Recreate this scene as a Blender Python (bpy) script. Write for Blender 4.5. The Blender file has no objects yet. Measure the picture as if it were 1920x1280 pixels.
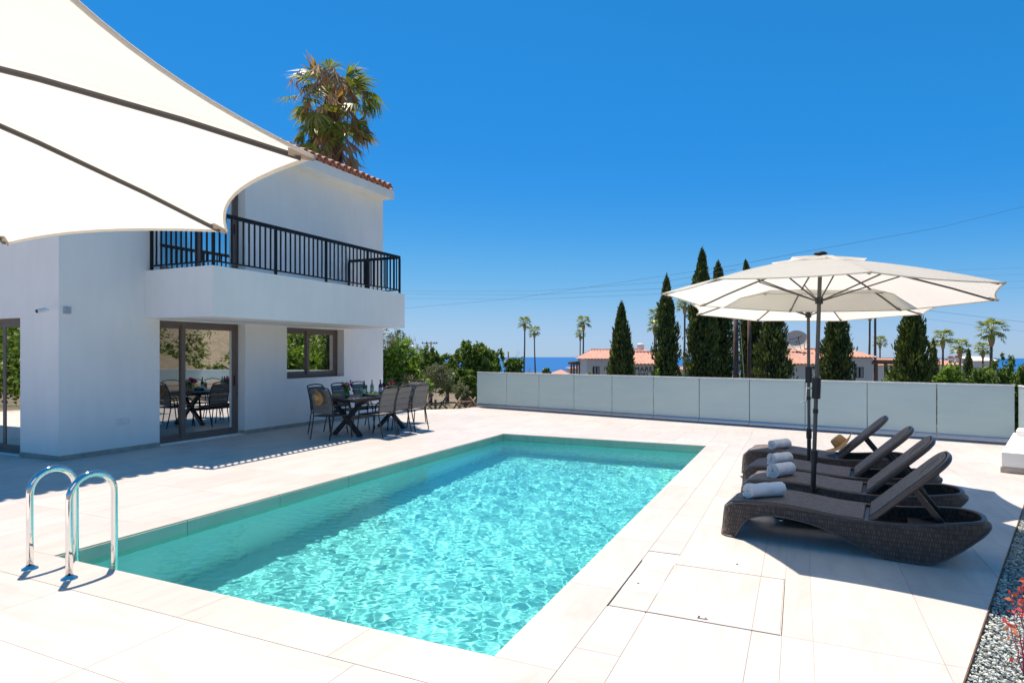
import bpy, random
import numpy as np
from math import *
from mathutils import Vector, Matrix
S = bpy.context.scene
COL = S.collection
PI = pi
# ------------------------------------------------------------------ camera, sky, sun, exposure
YAW = radians(24.813); FPX = 1165.85; HOR = 662.0; EYE = 1.6
cam = bpy.data.cameras.new('camera'); co = bpy.data.objects.new('camera', cam); COL.objects.link(co); S.camera = co
co.location = (0, 0, EYE); co.rotation_euler = (PI/2, 0, YAW)
cam.sensor_width = 36; cam.lens = FPX/1920*36; cam.shift_y = 22/1920; cam.clip_start = .05; cam.clip_end = 30000
SD = Vector((-.2907, .248, 1)).normalized()
w = bpy.data.worlds.new('World'); S.world = w; w.use_nodes = True; nt = w.node_tree
sky = nt.nodes.new('ShaderNodeTexSky'); sky.sky_type = 'NISHITA'; sky.sun_disc = False
sky.sun_elevation = asin(SD.z); sky.sun_rotation = atan2(SD.x, SD.y); sky.dust_density = 0
def wmath(vec, k):
    n = nt.nodes.new('ShaderNodeVectorMath'); n.operation = 'SCALE'; n.inputs['Scale'].default_value = k
    nt.links.new(vec, n.inputs[0]); return n.outputs[0]
crv = nt.nodes.new('ShaderNodeRGBCurve')
for ci, pts in enumerate([[(0, .018), (.2, .02), (.27, .034), (.42, .11), (.72, .27), (1, .33)],
                          [(0, .08), (.2, .16), (.31, .208), (.4, .237), (.6, .35), (.81, .44), (1, .49)],
                          [(0, .12), (.35, .38), (.51, .555), (.62, .62), (.75, .65), (1, .69)]]):
    c = crv.mapping.curves[ci]
    c.points[0].location = pts[0]; c.points[1].location = pts[-1]
    for p in pts[1:-1]: c.points.new(*p)
crv.mapping.update()
nt.links.new(wmath(sky.outputs[0], .1), crv.inputs['Color'])
bg = nt.nodes['Background']
nt.links.new(wmath(crv.outputs[0], 7.1), bg.inputs[0]); bg.inputs[1].default_value = .125
sl = bpy.data.lights.new('sun', 'SUN'); sl.energy = 5.0; sl.angle = radians(.53); sl.color = (1, .865, .735)
so = bpy.data.objects.new('sun', sl); COL.objects.link(so); so.location = (-20, 20, 60)
so.rotation_euler = SD.to_track_quat('Z', 'Y').to_euler()
sl.cycles.is_caustics_light = True
vs = S.view_settings; vs.view_transform = 'Standard'; vs.look = 'None'; vs.exposure = .53; vs.gamma = 1; vs.use_curve_mapping = False
S.cycles.max_bounces = 10; S.cycles.transparent_max_bounces = 24; S.cycles.transmission_bounces = 8

# ------------------------------------------------------------------ helpers
def at(px, py, d):
    l = d*(px-960)/FPX
    return Vector((-sin(YAW)*d+cos(YAW)*l, cos(YAW)*d+sin(YAW)*l, EYE-(py-HOR)*d/FPX))
def fw(X, Y): return -sin(YAW)*X+cos(YAW)*Y, cos(YAW)*X+sin(YAW)*Y      # forward, lateral
def V(*a): return Vector(a)
class B:
    def __init__(s): s.v = []; s.f = []
    def add(s, vs, fs):
        n = len(s.v); s.v += [tuple(v) for v in vs]; s.f += [tuple(i+n for i in f) for f in fs]; return s
    def box(s, a, b, bev=0, M=None):
        (x0, y0, z0), (x1, y1, z1) = a, b
        if bev:
            e = bev; vs = []
            for z, k in ((z0, e), (z0+e, 0), (z1-e, 0), (z1, e)):
                X0, X1, Y0, Y1 = x0+k, x1-k, y0+k, y1-k
                vs += [(X0+e, Y0, z), (X1-e, Y0, z), (X1, Y0+e, z), (X1, Y1-e, z), (X1-e, Y1, z), (X0+e, Y1, z), (X0, Y1-e, z), (X0, Y0+e, z)]
            fs = [tuple(range(7, -1, -1)), tuple(range(24, 32))]
            for r in range(3):
                for i in range(8): fs.append((r*8+i, r*8+(i+1) % 8, r*8+8+(i+1) % 8, r*8+8+i))
        else:
            vs = [(x0, y0, z0), (x1, y0, z0), (x1, y1, z0), (x0, y1, z0), (x0, y0, z1), (x1, y0, z1), (x1, y1, z1), (x0, y1, z1)]
            fs = [(3, 2, 1, 0), (4, 5, 6, 7), (0, 1, 5, 4), (1, 2, 6, 5), (2, 3, 7, 6), (3, 0, 4, 7)]
        if M is not None: vs = [tuple(M @ Vector(v)) for v in vs]
        return s.add(vs, fs)
    def tube(s, pts, r, n=8, cap=True, sq=1.0, closed=False):
        pts = [Vector(p) for p in pts]; m = len(pts)
        rr = r if isinstance(r, (list, tuple)) else [r]*m
        vs = []; fs = []; up = None
        for i, p in enumerate(pts):
            if closed: t = pts[(i+1) % m]-pts[i-1]
            else: t = pts[min(i+1, m-1)]-pts[max(i-1, 0)]
            t.normalize()
            if up is None: up = Vector((0, 0, 1)) if abs(t.z) < .9 else Vector((1, 0, 0))
            a = (up-t*up.dot(t))
            if a.length < 1e-4: a = t.orthogonal()
            a.normalize(); b = t.cross(a); up = a
            for k in range(n):
                q = 2*PI*(k+.5)/n
                vs.append(p+a*cos(q)*rr[i]*sq+b*sin(q)*rr[i])
        for i in range(m if closed else m-1):
            j = (i+1) % m
            for k in range(n): fs.append((i*n+k, i*n+(k+1) % n, j*n+(k+1) % n, j*n+k))
        if cap and not closed: fs += [tuple(range(n-1, -1, -1)), tuple(range((m-1)*n, m*n))]
        return s.add(vs, fs)
    def bar(s, a, b, wx, wz, up=(0, 0, 1)):
        a, b = Vector(a), Vector(b); t = (b-a).normalized(); u = Vector(up)
        u = (u-t*u.dot(t)); u = u.normalized() if u.length > 1e-4 else t.orthogonal().normalized()
        q = t.cross(u); vs = [p+q*i*wx/2+u*j*wz/2 for p in (a, b) for i, j in ((-1, -1), (1, -1), (1, 1), (-1, 1))]
        return s.add(vs, [(3, 2, 1, 0), (4, 5, 6, 7), (0, 1, 5, 4), (1, 2, 6, 5), (2, 3, 7, 6), (3, 0, 4, 7)])
    def lathe(s, prof, n=20, c=(0, 0, 0), fn=None):
        vs = []; fs = []
        for r, z in prof:
            for k in range(n):
                q = 2*PI*k/n; v = Vector((c[0]+r*cos(q), c[1]+r*sin(q), c[2]+z)); vs.append(fn(v, q, r) if fn else v)
        for i in range(len(prof)-1):
            for k in range(n): fs.append((i*n+k, i*n+(k+1) % n, (i+1)*n+(k+1) % n, (i+1)*n+k))
        return s.add(vs, fs)
    def grid(s, fn, nu, nv, closeu=False):
        vs = [fn(i/nu, j/nv) for j in range(nv+1) for i in range(nu+1)]
        return s.add(vs, [(j*(nu+1)+i, j*(nu+1)+i+1, (j+1)*(nu+1)+i+1, (j+1)*(nu+1)+i) for j in range(nv) for i in range(nu)])
    def mesh(s, name, mat, smooth=False):
        me = bpy.data.meshes.new(name); me.from_pydata(s.v, [], s.f); me.materials.append(mat)
        if smooth:
            me.polygons.foreach_set('use_smooth', [True]*len(me.polygons))
            if smooth is not True: me.set_sharp_from_angle(angle=radians(smooth))
        me.update(); return me
def link(name, me, parent=None, M=None):
    o = bpy.data.objects.new(name, me); COL.objects.link(o)
    if parent is not None: o.parent = parent
    if M is not None: o.matrix_local = M if isinstance(M, Matrix) else Matrix.Translation(M)
    return o
def obj(name, b, mat, parent=None, smooth=False, M=None): return link(name, b.mesh(name, mat, smooth), parent, M)
def tag(o, label=None, cat=None, group=None, kind=None):
    if label: o['label'] = label
    if cat: o['category'] = cat
    if group: o['group'] = group
    if kind: o['kind'] = kind
    return o
def thing(name, label, cat, loc=(0, 0, 0), rz=0, group=None):
    o = bpy.data.objects.new(name, None); COL.objects.link(o); o.location = loc; o.rotation_euler = (0, 0, rz); o.empty_display_size = .2
    return tag(o, label, cat, group)
def dup(root, loc, rz=0, label=None, sc=None, skip=()):
    def rec(o, par):
        c = o.copy(); COL.objects.link(c)
        if par is not None: c.parent = par
        for ch in [x for x in bpy.data.objects if x.parent == o]:
            if ch.name.split('.')[0] not in skip: rec(ch, c)
        return c
    r = rec(root, None); r.location = loc; r.rotation_euler = (0, 0, rz)
    if sc: r.scale = sc
    if label: r['label'] = label
    return r
def Rz(a): return Matrix.Rotation(a, 4, 'Z')
def T(*v): return Matrix.Translation(v)

# ------------------------------------------------------------------ materials
def base(name):
    m = bpy.data.materials.new(name); m.use_nodes = True; n = m.node_tree; return m, n, n.nodes['Principled BSDF']
def node(n, t, **k):
    x = n.nodes.new('ShaderNode'+t)
    for a, b in k.items():
        if a[0] == '_': setattr(x, a[1:], b)
        else:
            kk = a.replace('_', ' ')
            x.inputs[kk].default_value = b
    return x
def coords(n, sc=(1, 1, 1), kind='Object', rot=(0, 0, 0)):
    t = n.nodes.new('ShaderNodeTexCoord'); m = n.nodes.new('ShaderNodeMapping'); m.inputs['Scale'].default_value = sc; m.inputs['Rotation'].default_value = rot
    n.links.new(t.outputs[kind], m.inputs[0]); return m.outputs[0]
def wcoords(n, sc=(1, 1, 1), rot=(0, 0, 0)):
    t = n.nodes.new('ShaderNodeNewGeometry'); m = n.nodes.new('ShaderNodeMapping'); m.inputs['Scale'].default_value = sc; m.inputs['Rotation'].default_value = rot
    n.links.new(t.outputs['Position'], m.inputs[0]); return m.outputs[0]
def noise(n, vec, scale, detail=4, rough=.55, dist=0):
    x = node(n, 'TexNoise', Scale=scale, Detail=detail, Roughness=rough, Distortion=dist); n.links.new(vec, x.inputs['Vector']); return x.outputs['Fac']
def ramp(n, fac, *st):
    r = n.nodes.new('ShaderNodeValToRGB'); e = r.color_ramp.elements
    while len(e) < len(st): e.new(.5)
    for k, (p, c) in enumerate(st): e[k].position = p; e[k].color = (*c, 1) if len(c) == 3 else c
    n.links.new(fac, r.inputs[0]); return r.outputs[0]
def mixc(n, fac, a, b, mode='MIX'):
    m = n.nodes.new('ShaderNodeMix'); m.data_type = 'RGBA'; m.blend_type = mode
    for s, v in ((0, fac), (6, a), (7, b)):
        if isinstance(v, (int, float)): m.inputs[s].default_value = v
        elif isinstance(v, tuple): m.inputs[s].default_value = (*v, 1)
        else: n.links.new(v, m.inputs[s])
    return m.outputs[2]
def bump(n, b, h, strength=.3, dist=.01):
    x = node(n, 'Bump', Strength=strength, Distance=dist); n.links.new(h, x.inputs['Height']); n.links.new(x.outputs[0], b.inputs['Normal'])
def simple(name, col, rough=.6, metal=0, spec=.5, nsc=0, amt=.12, bmp=0, coat=0):
    m, n, b = base(name); b.inputs['Roughness'].default_value = rough; b.inputs['Metallic'].default_value = metal; b.inputs['Specular IOR Level'].default_value = spec
    b.inputs['Coat Weight'].default_value = coat
    c2 = tuple(max(0, x*(1-amt)) for x in col); c1 = tuple(min(1, x*(1+amt)) for x in col)
    f = noise(n, coords(n), nsc or 12, 5)
    n.links.new(ramp(n, f, (.3, c2), (.7, c1)), b.inputs['Base Color'])
    if bmp: bump(n, b, noise(n, coords(n), (nsc or 12)*4, 3), bmp, .005)
    return m
def mat_stucco(name, col=(.90, .885, .855)):
    m, n, b = base(name); b.inputs['Roughness'].default_value = .85; b.inputs['Specular IOR Level'].default_value = .2
    v = wcoords(n)
    f = noise(n, v, .8, 6, .6); f2 = noise(n, wcoords(n, (3, 3, .5)), 2, 4)
    c = ramp(n, f, (.3, tuple(x*.93 for x in col)), (.7, col)); c = mixc(n, .12, c, ramp(n, f2, (.4, tuple(x*.8 for x in col)), (.6, col)))
    n.links.new(c, b.inputs['Base Color']); bump(n, b, noise(n, v, 90, 4, .7), .35, .006); return m
def mat_tile(name, col, along='Y'):
    m, n, b = base(name)
    oi = n.nodes.new('ShaderNodeObjectInfo'); t = n.nodes.new('ShaderNodeTexCoord')
    off = n.nodes.new('ShaderNodeVectorMath'); off.operation = 'SCALE'; off.inputs['Scale'].default_value = 37
    cmb = n.nodes.new('ShaderNodeCombineXYZ'); n.links.new(oi.outputs['Random'], cmb.inputs[0]); n.links.new(oi.outputs['Random'], cmb.inputs[1]); n.links.new(cmb.outputs[0], off.inputs[0])
    ad = n.nodes.new('ShaderNodeVectorMath'); n.links.new(t.outputs['Object'], ad.inputs[0]); n.links.new(off.outputs[0], ad.inputs[1])
    mp = n.nodes.new('ShaderNodeMapping'); mp.inputs['Scale'].default_value = (3.2, .7, 1) if along == 'Y' else (.7, 3.2, 1); mp.inputs['Rotation'].default_value = (0, 0, .35)
    n.links.new(ad.outputs[0], mp.inputs[0])
    f = noise(n, mp.outputs[0], 2.2, 9, .62, .8); f2 = noise(n, ad.outputs[0], 1.1, 4, .5)
    c = ramp(n, f, (.28, tuple(x*y for x, y in zip(col, (.74, .71, .68)))), (.5, tuple(x*.96 for x in col)), (.68, tuple(min(1, x*1.07) for x in col)))
    c = mixc(n, .5, c, ramp(n, f2, (.35, tuple(x*.86 for x in col)), (.65, tuple(min(1, x*1.05) for x in col))), 'MIX')
    k = n.nodes.new('ShaderNodeMapRange'); k.inputs[3].default_value = .95; k.inputs[4].default_value = 1.03; n.links.new(oi.outputs['Random'], k.inputs[0])
    c = mixc(n, 1.0, c, k.outputs[0], 'MULTIPLY')
    n.links.new(c, b.inputs['Base Color'])
    n.links.new(ramp(n, f, (.3, (.5,)*3), (.7, (.38,)*3)), b.inputs['Roughness']); b.inputs['Specular IOR Level'].default_value = .35
    bump(n, b, f, .08, .004); return m
def mat_leaf(name, cols, rough=.5, trans=.35, vsc=.6):
    m, n, b = base(name); b.inputs['Roughness'].default_value = rough; b.inputs['Specular IOR Level'].default_value = .35
    g = n.nodes.new('ShaderNodeNewGeometry'); f = noise(n, coords(n), vsc, 3)
    mx = n.nodes.new('ShaderNodeMath'); mx.operation = 'MULTIPLY_ADD'; mx.inputs[1].default_value = .55; n.links.new(g.outputs['Random Per Island'], mx.inputs[0])
    m2 = n.nodes.new('ShaderNodeMath'); m2.operation = 'MULTIPLY'; m2.inputs[1].default_value = .6; n.links.new(f, m2.inputs[0]); n.links.new(m2.outputs[0], mx.inputs[2])
    k = len(cols); c = ramp(n, mx.outputs[0], *[(.15+.75*i/max(1, k-1), cc) for i, cc in enumerate(cols)])
    n.links.new(c, b.inputs['Base Color'])
    tr = n.nodes.new('ShaderNodeBsdfTranslucent'); n.links.new(mixc(n, 1.0, c, (1, 1, .45), 'MULTIPLY'), tr.inputs[0])
    ms = n.nodes.new('ShaderNodeMixShader'); ms.inputs[0].default_value = trans; n.links.new(b.outputs[0], ms.inputs[1]); n.links.new(tr.outputs[0], ms.inputs[2])
    n.links.new(ms.outputs[0], n.nodes['Material Output'].inputs[0]); return m
def mat_fabric(name, col, trans=.4, weave=900, kind='Object'):
    m, n, b = base(name); b.inputs['Roughness'].default_value = .9; b.inputs['Specular IOR Level'].default_value = .1
    v = coords(n); f = noise(n, v, 3, 4)
    c = ramp(n, f, (.3, tuple(x*.95 for x in col)), (.7, col)); n.links.new(c, b.inputs['Base Color'])
    wv = noise(n, coords(n, (1, 1, 1)), weave*.3, 2); bump(n, b, wv, .12, .002)
    tr = n.nodes.new('ShaderNodeBsdfTranslucent'); n.links.new(c, tr.inputs[0])
    ms = n.nodes.new('ShaderNodeMixShader'); ms.inputs[0].default_value = trans; n.links.new(b.outputs[0], ms.inputs[1]); n.links.new(tr.outputs[0], ms.inputs[2])
    n.links.new(ms.outputs[0], n.nodes['Material Output'].inputs[0]); return m
def mat_pane(name, refl=.36, dark=(.012, .016, .018)):
    m, n, b = base(name); n.nodes.remove(b)
    d = n.nodes.new('ShaderNodeBsdfDiffuse'); d.inputs[0].default_value = (*dark, 1)
    g = n.nodes.new('ShaderNodeBsdfGlossy'); g.inputs['Roughness'].default_value = .0; g.inputs[0].default_value = (.80, .80, .78, 1)
    fr = node(n, 'Fresnel', IOR=1.6); mr = n.nodes.new('ShaderNodeMapRange'); mr.inputs[3].default_value = refl; mr.inputs[4].default_value = 1.0; n.links.new(fr.outputs[0], mr.inputs[0])
    ms = n.nodes.new('ShaderNodeMixShader'); n.links.new(mr.outputs[0], ms.inputs[0]); n.links.new(d.outputs[0], ms.inputs[1]); n.links.new(g.outputs[0], ms.inputs[2])
    n.links.new(ms.outputs[0], n.nodes['Material Output'].inputs[0]); return m
TILEC = (.57, .533, .497)
m_tile = mat_tile('porcelain_tile', TILEC); m_tilex = mat_tile('porcelain_tile_cross', TILEC, 'X')
m_coping = mat_tile('coping_stone', (.57, .527, .483))
m_grout = simple('grout', (.64, .60, .56), .9)
m_white = mat_stucco('white_stucco'); m_whitep = simple('white_paint', (.8, .8, .79), .6)
m_skirt = simple('skirting_stone', (.42, .35, .30), .6, nsc=6, amt=.2)
m_alu = simple('taupe_aluminium', (.16, .125, .11), .38, 0, .5, amt=.05)
m_pane = mat_pane('window_glass'); m_dark = simple('dark_interior', (.02, .02, .02), .9)
m_rail = simple('anthracite_paint', (.011, .011, .013), .5, 0, .25)
m_terra = simple('terracotta', (.46, .23, .165), .75, nsc=5, amt=.35, bmp=.2)
m_chrome = simple('polished_steel', (.78, .77, .76), .07, 1, amt=.02)
m_steel = simple('brushed_steel', (.6, .6, .62), .25, 1, amt=.03)
m_pole = simple('charcoal_powder_coat', (.075, .072, .068), .42, 0, .5, amt=.06)
m_canvas = mat_fabric('cream_canvas', (.80, .765, .70), .56)
m_pocket = mat_fabric('beige_pocket_canvas', (.62, .52, .44), .25)
m_black = simple('black_plastic', (.012, .012, .013), .4)
m_chairframe = simple('dark_grey_metal', (.035, .035, .038), .4)
m_textile = simple('grey_textilene', (.19, .175, .16), .8, nsc=200, amt=.15, bmp=.1)
m_tabletop = simple('dark_slate_top', (.06, .06, .065), .45, nsc=30, amt=.3)
m_wood = simple('weathered_wood', (.30, .21, .15), .85, nsc=8, amt=.4, bmp=.3)
m_pole_wood = simple('creosoted_pine', (.16, .095, .07), .85, nsc=6, amt=.3, bmp=.3)
m_bark = simple('bark', (.16, .11, .08), .9, nsc=10, amt=.4, bmp=.5)
m_straw = simple('straw', (.50, .29, .12), .85, nsc=60, amt=.3, bmp=.4)
m_straw_band = simple('straw_band', (.42, .24, .11), .85, nsc=60, amt=.3)
def mat_towel():
    m, n, b = base('terry_towel'); b.inputs['Base Color'].default_value = (.78, .79, .82, 1); b.inputs['Roughness'].default_value = 1; b.inputs['Specular IOR Level'].default_value = .05
    b.inputs['Sheen Weight'].default_value = .4
    bump(n, b, noise(n, coords(n), 160, 4, .75), .8, .006); return m
m_towel = mat_towel()
def mat_weave(name, c1, c2, sx, sz, axis='XZ', rough=.45):
    m, n, b = base(name); b.inputs['Roughness'].default_value = rough; b.inputs['Specular IOR Level'].default_value = .45
    t = n.nodes.new('ShaderNodeTexCoord'); sp = n.nodes.new('ShaderNodeSeparateXYZ'); cb = n.nodes.new('ShaderNodeCombineXYZ')
    n.links.new(t.outputs['Object'], sp.inputs[0])
    if axis == 'XZ':
        ad = n.nodes.new('ShaderNodeMath'); n.links.new(sp.outputs[0], ad.inputs[0]); n.links.new(sp.outputs[1], ad.inputs[1]); n.links.new(ad.outputs[0], cb.inputs[0]); n.links.new(sp.outputs[2], cb.inputs[1])
    else: n.links.new(sp.outputs[0], cb.inputs[0]); n.links.new(sp.outputs[1], cb.inputs[1])
    br = n.nodes.new('ShaderNodeTexBrick'); br.inputs['Scale'].default_value = 1; br.inputs['Brick Width'].default_value = sx; br.inputs['Row Height'].default_value = sz
    br.inputs['Mortar Size'].default_value = min(sx, sz)*.16; br.inputs['Mortar Smooth'].default_value = .6; br.inputs['Color1'].default_value = (*c1, 1); br.inputs['Color2'].default_value = (*c2, 1); br.inputs['Mortar'].default_value = (c1[0]*.25, c1[1]*.25, c1[2]*.25, 1)
    n.links.new(cb.outputs[0], br.inputs['Vector']); n.links.new(br.outputs['Color'], b.inputs['Base Color'])
    iv = n.nodes.new('ShaderNodeMath'); iv.operation = 'SUBTRACT'; iv.inputs[0].default_value = 1; n.links.new(br.outputs['Fac'], iv.inputs[1])
    bump(n, b, iv.outputs[0], .8, .006); return m
m_rattan = mat_weave('rattan_shell', (.115, .080, .066), (.052, .037, .031), .018, .036)
m_seatweave = mat_weave('rattan_seat', (.26, .205, .178), (.16, .128, .112), .034, .024, 'XY', .6)
m_rim = simple('resin_rim', (.085, .066, .058), .4)
def mat_frost():
    m, n, b = base('frosted_glass'); n.nodes.remove(b)
    f = noise(n, wcoords(n, (1, 1, 5)), 1.2, 4); c = ramp(n, f, (.3, (.74, .87, .87)), (.7, (.79, .91, .90)))
    d = n.nodes.new('ShaderNodeBsdfDiffuse'); tr = n.nodes.new('ShaderNodeBsdfTranslucent'); g = n.nodes.new('ShaderNodeBsdfGlossy'); g.inputs['Roughness'].default_value = .12
    n.links.new(c, d.inputs[0]); n.links.new(c, tr.inputs[0])
    a = n.nodes.new('ShaderNodeMixShader'); a.inputs[0].default_value = .55; n.links.new(d.outputs[0], a.inputs[1]); n.links.new(tr.outputs[0], a.inputs[2])
    fr = node(n, 'Fresnel', IOR=1.45); q = n.nodes.new('ShaderNodeMixShader'); n.links.new(fr.outputs[0], q.inputs[0]); n.links.new(a.outputs[0], q.inputs[1]); n.links.new(g.outputs[0], q.inputs[2])
    n.links.new(q.outputs[0], n.nodes['Material Output'].inputs[0]); return m
m_frost = mat_frost(); m_shoe = simple('anodised_aluminium', (.46, .48, .53), .33, .75, amt=.04)
m_cypress = mat_leaf('cypress_foliage', [(.024, .042, .015), (.085, .118, .034), (.27, .31, .09)], .6, .2, 2.2)
m_cypress2 = mat_leaf('cypress_foliage_olive', [(.025, .042, .010), (.085, .125, .026), (.24, .27, .07)], .6, .25, 2.2)
m_green = mat_leaf('broadleaf_foliage', [(.04, .080, .017), (.115, .20, .036), (.27, .37, .08)], .45, .35, .9)
m_bright = mat_leaf('citrus_foliage', [(.045, .10, .016), (.15, .27, .035), (.36, .50, .08)], .4, .4, .9)
m_olive = mat_leaf('olive_foliage', [(.08, .10, .055), (.19, .22, .125), (.36, .39, .25)], .6, .25, .9)
m_dry = mat_leaf('dry_foliage', [(.12, .09, .06), (.24, .20, .13), (.36, .32, .22)], .8, .25, .9)
m_palm = mat_leaf('palm_frond', [(.06, .10, .014), (.19, .26, .035), (.44, .46, .10)], .35, .35, .5)
m_dead = mat_leaf('dead_frond', [(.18, .11, .06), (.42, .28, .155), (.64, .49, .31)], .85, .2, .7)
m_redleaf = mat_leaf('red_leaf', [(.35, .03, .04), (.65, .09, .07), (.8, .28, .15)], .4, .4, 5)
m_magenta = mat_leaf('magenta_bract', [(.35, .01, .16), (.60, .02, .30)], .6, .35, 5)

# ------------------------------------------------------------------ terrain, sea
def ss(a, b, x): x = min(1, max(0, (x-a)/(b-a))); return x*x*(3-2*x)
def terr(X, Y):
    u, l = fw(X, Y); r = hypot(X, Y); br = degrees(atan2(X, Y))
    e = max(0, r-16)
    zf = -2.0-.055*min(e, 60)-.0285*max(0, min(r-76, 1950)) - .02*max(0, r-2026)
    left = -.45-.03*max(0, r-17)-.06*max(0, r-30)
    k = ss(-14, -23, br)*ss(90, 30, r)
    z = zf*(1-k)+max(left, zf)*k
    if r < 17.5: z = -.45*k-1.2*(1-k)
    hill = ss(27, 42, br)*ss(150, 100, 180-br if br > 100 else 80)*ss(60, 720, r)
    if hill > 0:
        z += hill*(16+50*ss(200, 750, r)+9*sin(br*.23+1)+6*sin(br*.61)+4*sin(br*1.7+r*.01))*ss(1800, 1100, r)
    inl = ss(58, 75, abs(br+15))
    if inl > 0: z = z*(1-inl)+inl*(max(z, -1.2)+ss(40, 600, r)*30*(.6+.4*sin(br*.13)))
    return z
def mat_terrain():
    m, n, b = base('dry_hillside'); b.inputs['Roughness'].default_value = .95; b.inputs['Specular IOR Level'].default_value = .1
    v = wcoords(n); f = noise(n, v, .09, 8, .65); f2 = noise(n, v, .9, 6, .7)
    c = ramp(n, f, (.38, (.12, .085, .062)), (.48, (.18, .14, .105)), (.56, (.09, .10, .05)), (.66, (.045, .065, .025)))
    c = mixc(n, .45, c, ramp(n, f2, (.35, (.05, .06, .03)), (.55, (.30, .25, .19)), (.75, (.42, .37, .31))))
    n.links.new(c, b.inputs['Base Color']); bump(n, b, f2, .6, .2); return m
m_terr = mat_terrain()
g = B(); rs = [14.2]+[15.2+i*.9 for i in range(12)]+[27*1.13**i for i in range(44)]; nb = 220
g.v = [(r*sin(2*PI*i/nb), r*cos(2*PI*i/nb), terr(r*sin(2*PI*i/nb), r*cos(2*PI*i/nb))) for r in rs for i in range(nb)]
g.v = [(x, y, -2.2) if i < nb else (x, y, z) for i, (x, y, z) in enumerate(g.v)]+[(0, 0, -2.2)]
g.f = [(k*nb+i, k*nb+(i+1) % nb, (k+1)*nb+(i+1) % nb, (k+1)*nb+i) for k in range(len(rs)-1) for i in range(nb)]
g.f += [((i+1) % nb, i, len(g.v)-1) for i in range(nb)]
tag(obj('ground', g, m_terr, smooth=True), kind='structure')
m, n, b = base('sea_water'); b.inputs['Base Color'].default_value = (.012, .115, .33, 1); b.inputs['Roughness'].default_value = .5; b.inputs['Specular IOR Level'].default_value = .12
bump(n, b, noise(n, wcoords(n, (.02, .02, .02)), 3, 6), .4, 3)
g = B(); rr = [1500, 2500, 4500, 7000, 9600]; nb = 96
g.v = [(r*sin(2*PI*i/nb), r*cos(2*PI*i/nb), -60) for r in rr for i in range(nb)]
g.f = [(k*nb+i, k*nb+(i+1) % nb, (k+1)*nb+(i+1) % nb, (k+1)*nb+i) for k in range(4) for i in range(nb)]
tag(obj('sea', g, m), kind='structure')

# ------------------------------------------------------------------ patio paving
PX0, PX1, PY0, PY1 = -5.354, -1.464, 2.942, 11.169
WX, WY0, WY1 = -9.97, 5.547, 13.458
FA, FB = V(-8.72, 16.38, 0), V(3.42, 13.55, 0)                       # glass fence line
GA, GB = V(.10, 1.68, 0), V(3.25, 11.75, 0)                          # gravel edge line
def clip(poly, a, nrm):                                             # keep side where (p-a).n >= 0
    out = []
    for i in range(len(poly)):
        p, q = poly[i], poly[(i+1) % len(poly)]
        dp = (p[0]-a[0])*nrm[0]+(p[1]-a[1])*nrm[1]; dq = (q[0]-a[0])*nrm[0]+(q[1]-a[1])*nrm[1]
        if dp >= 0: out.append(p)
        if (dp >= 0) != (dq >= 0):
            t = dp/(dp-dq); out.append((p[0]+(q[0]-p[0])*t, p[1]+(q[1]-p[1])*t))
    return out
fd = (FB-FA).normalized(); gd = (GB-GA).normalized()
LINES = [(FA-V(0, .0, 0), (fd.y, -fd.x)), (GA, (-gd.y, gd.x))]
def prism_b(poly, z0, z1):
    n_ = len(poly); bb = B()
    return bb.add([(x, y, z1) for x, y in poly]+[(x, y, z0) for x, y in poly],
                  [tuple(range(n_))]+[(i, n_+i, n_+(i+1) % n_, (i+1) % n_) for i in range(n_)])
def area(p): return .5*sum(p[i][0]*p[(i+1) % len(p)][1]-p[(i+1) % len(p)][0]*p[i][1] for i in range(len(p)))
patio = B()
OUT = [(-20, -6), (-.9, -6), (GA.x-gd.x*4, GA.y-gd.y*4), (GB.x, GB.y), (FB.x, FB.y), (FA.x, FA.y), (-8.9, 15.75), (-9.5, 15.15), (-10.4, 14.3), (-12, 13.9), (-20, 13.9)]
# slab: outer ring with a hole for the pool, split along Y bands
HX0, HX1, HY0, HY1 = PX0-.02, PX1+.02, PY0-.02, PY1+.02
import itertools
def slab_piece(c):
    p = [q for q in OUT]
    for a, nrm in c: p = clip(p, a, nrm)
    if len(p) > 2:
        n_ = len(p); patio.add([(x, y, -.006) for x, y in p]+[(x, y, -.3) for x, y in p], [tuple(range(n_))]+[(i, n_+i, n_+(i+1) % n_, (i+1) % n_) for i in range(n_)])
slab_piece([((0, HY0), (0, -1))]); slab_piece([((0, HY1), (0, 1))])
slab_piece([((0, HY0), (0, 1)), ((0, HY1), (0, -1)), ((HX0, 0), (-1, 0))]); slab_piece([((0, HY0), (0, 1)), ((0, HY1), (0, -1)), ((HX1, 0), (1, 0))])
patio_o = tag(obj('patio', patio, m_grout), kind='structure')
_tm = {}
def tile(x0, y0, x1, y1, mat, parent, name='tile', gap=.0014, z=0.0, extra=()):
    poly = [(x0+gap, y0+gap), (x1-gap, y0+gap), (x1-gap, y1-gap), (x0+gap, y1-gap)]; n0 = abs(area(poly)); p = poly
    for a, nrm in LINES+list(extra): p = clip(p, a, nrm)
    if len(p) < 3 or abs(area(p)) < .004: return None
    cx, cy = (x0+x1)/2, (y0+y1)/2
    if abs(area(p)-n0) < 1e-5:
        k = (round(x1-x0, 3), round(y1-y0, 3), mat.name)
        if k not in _tm: _tm[k] = prism_b([(x-cx, y-cy) for x, y in poly], -.01, 0).mesh(name, mat)
        me = _tm[k]
    else: me = prism_b([(x-cx, y-cy) for x, y in p], -.01, 0).mesh(name, mat)
    return link(name, me, parent, (cx, cy, z))
CORNER = [((-10.4, 14.3), Vector((1, -.86))), ((-8.9, 15.75), Vector((1, -.3)))]
P = .61
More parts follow.
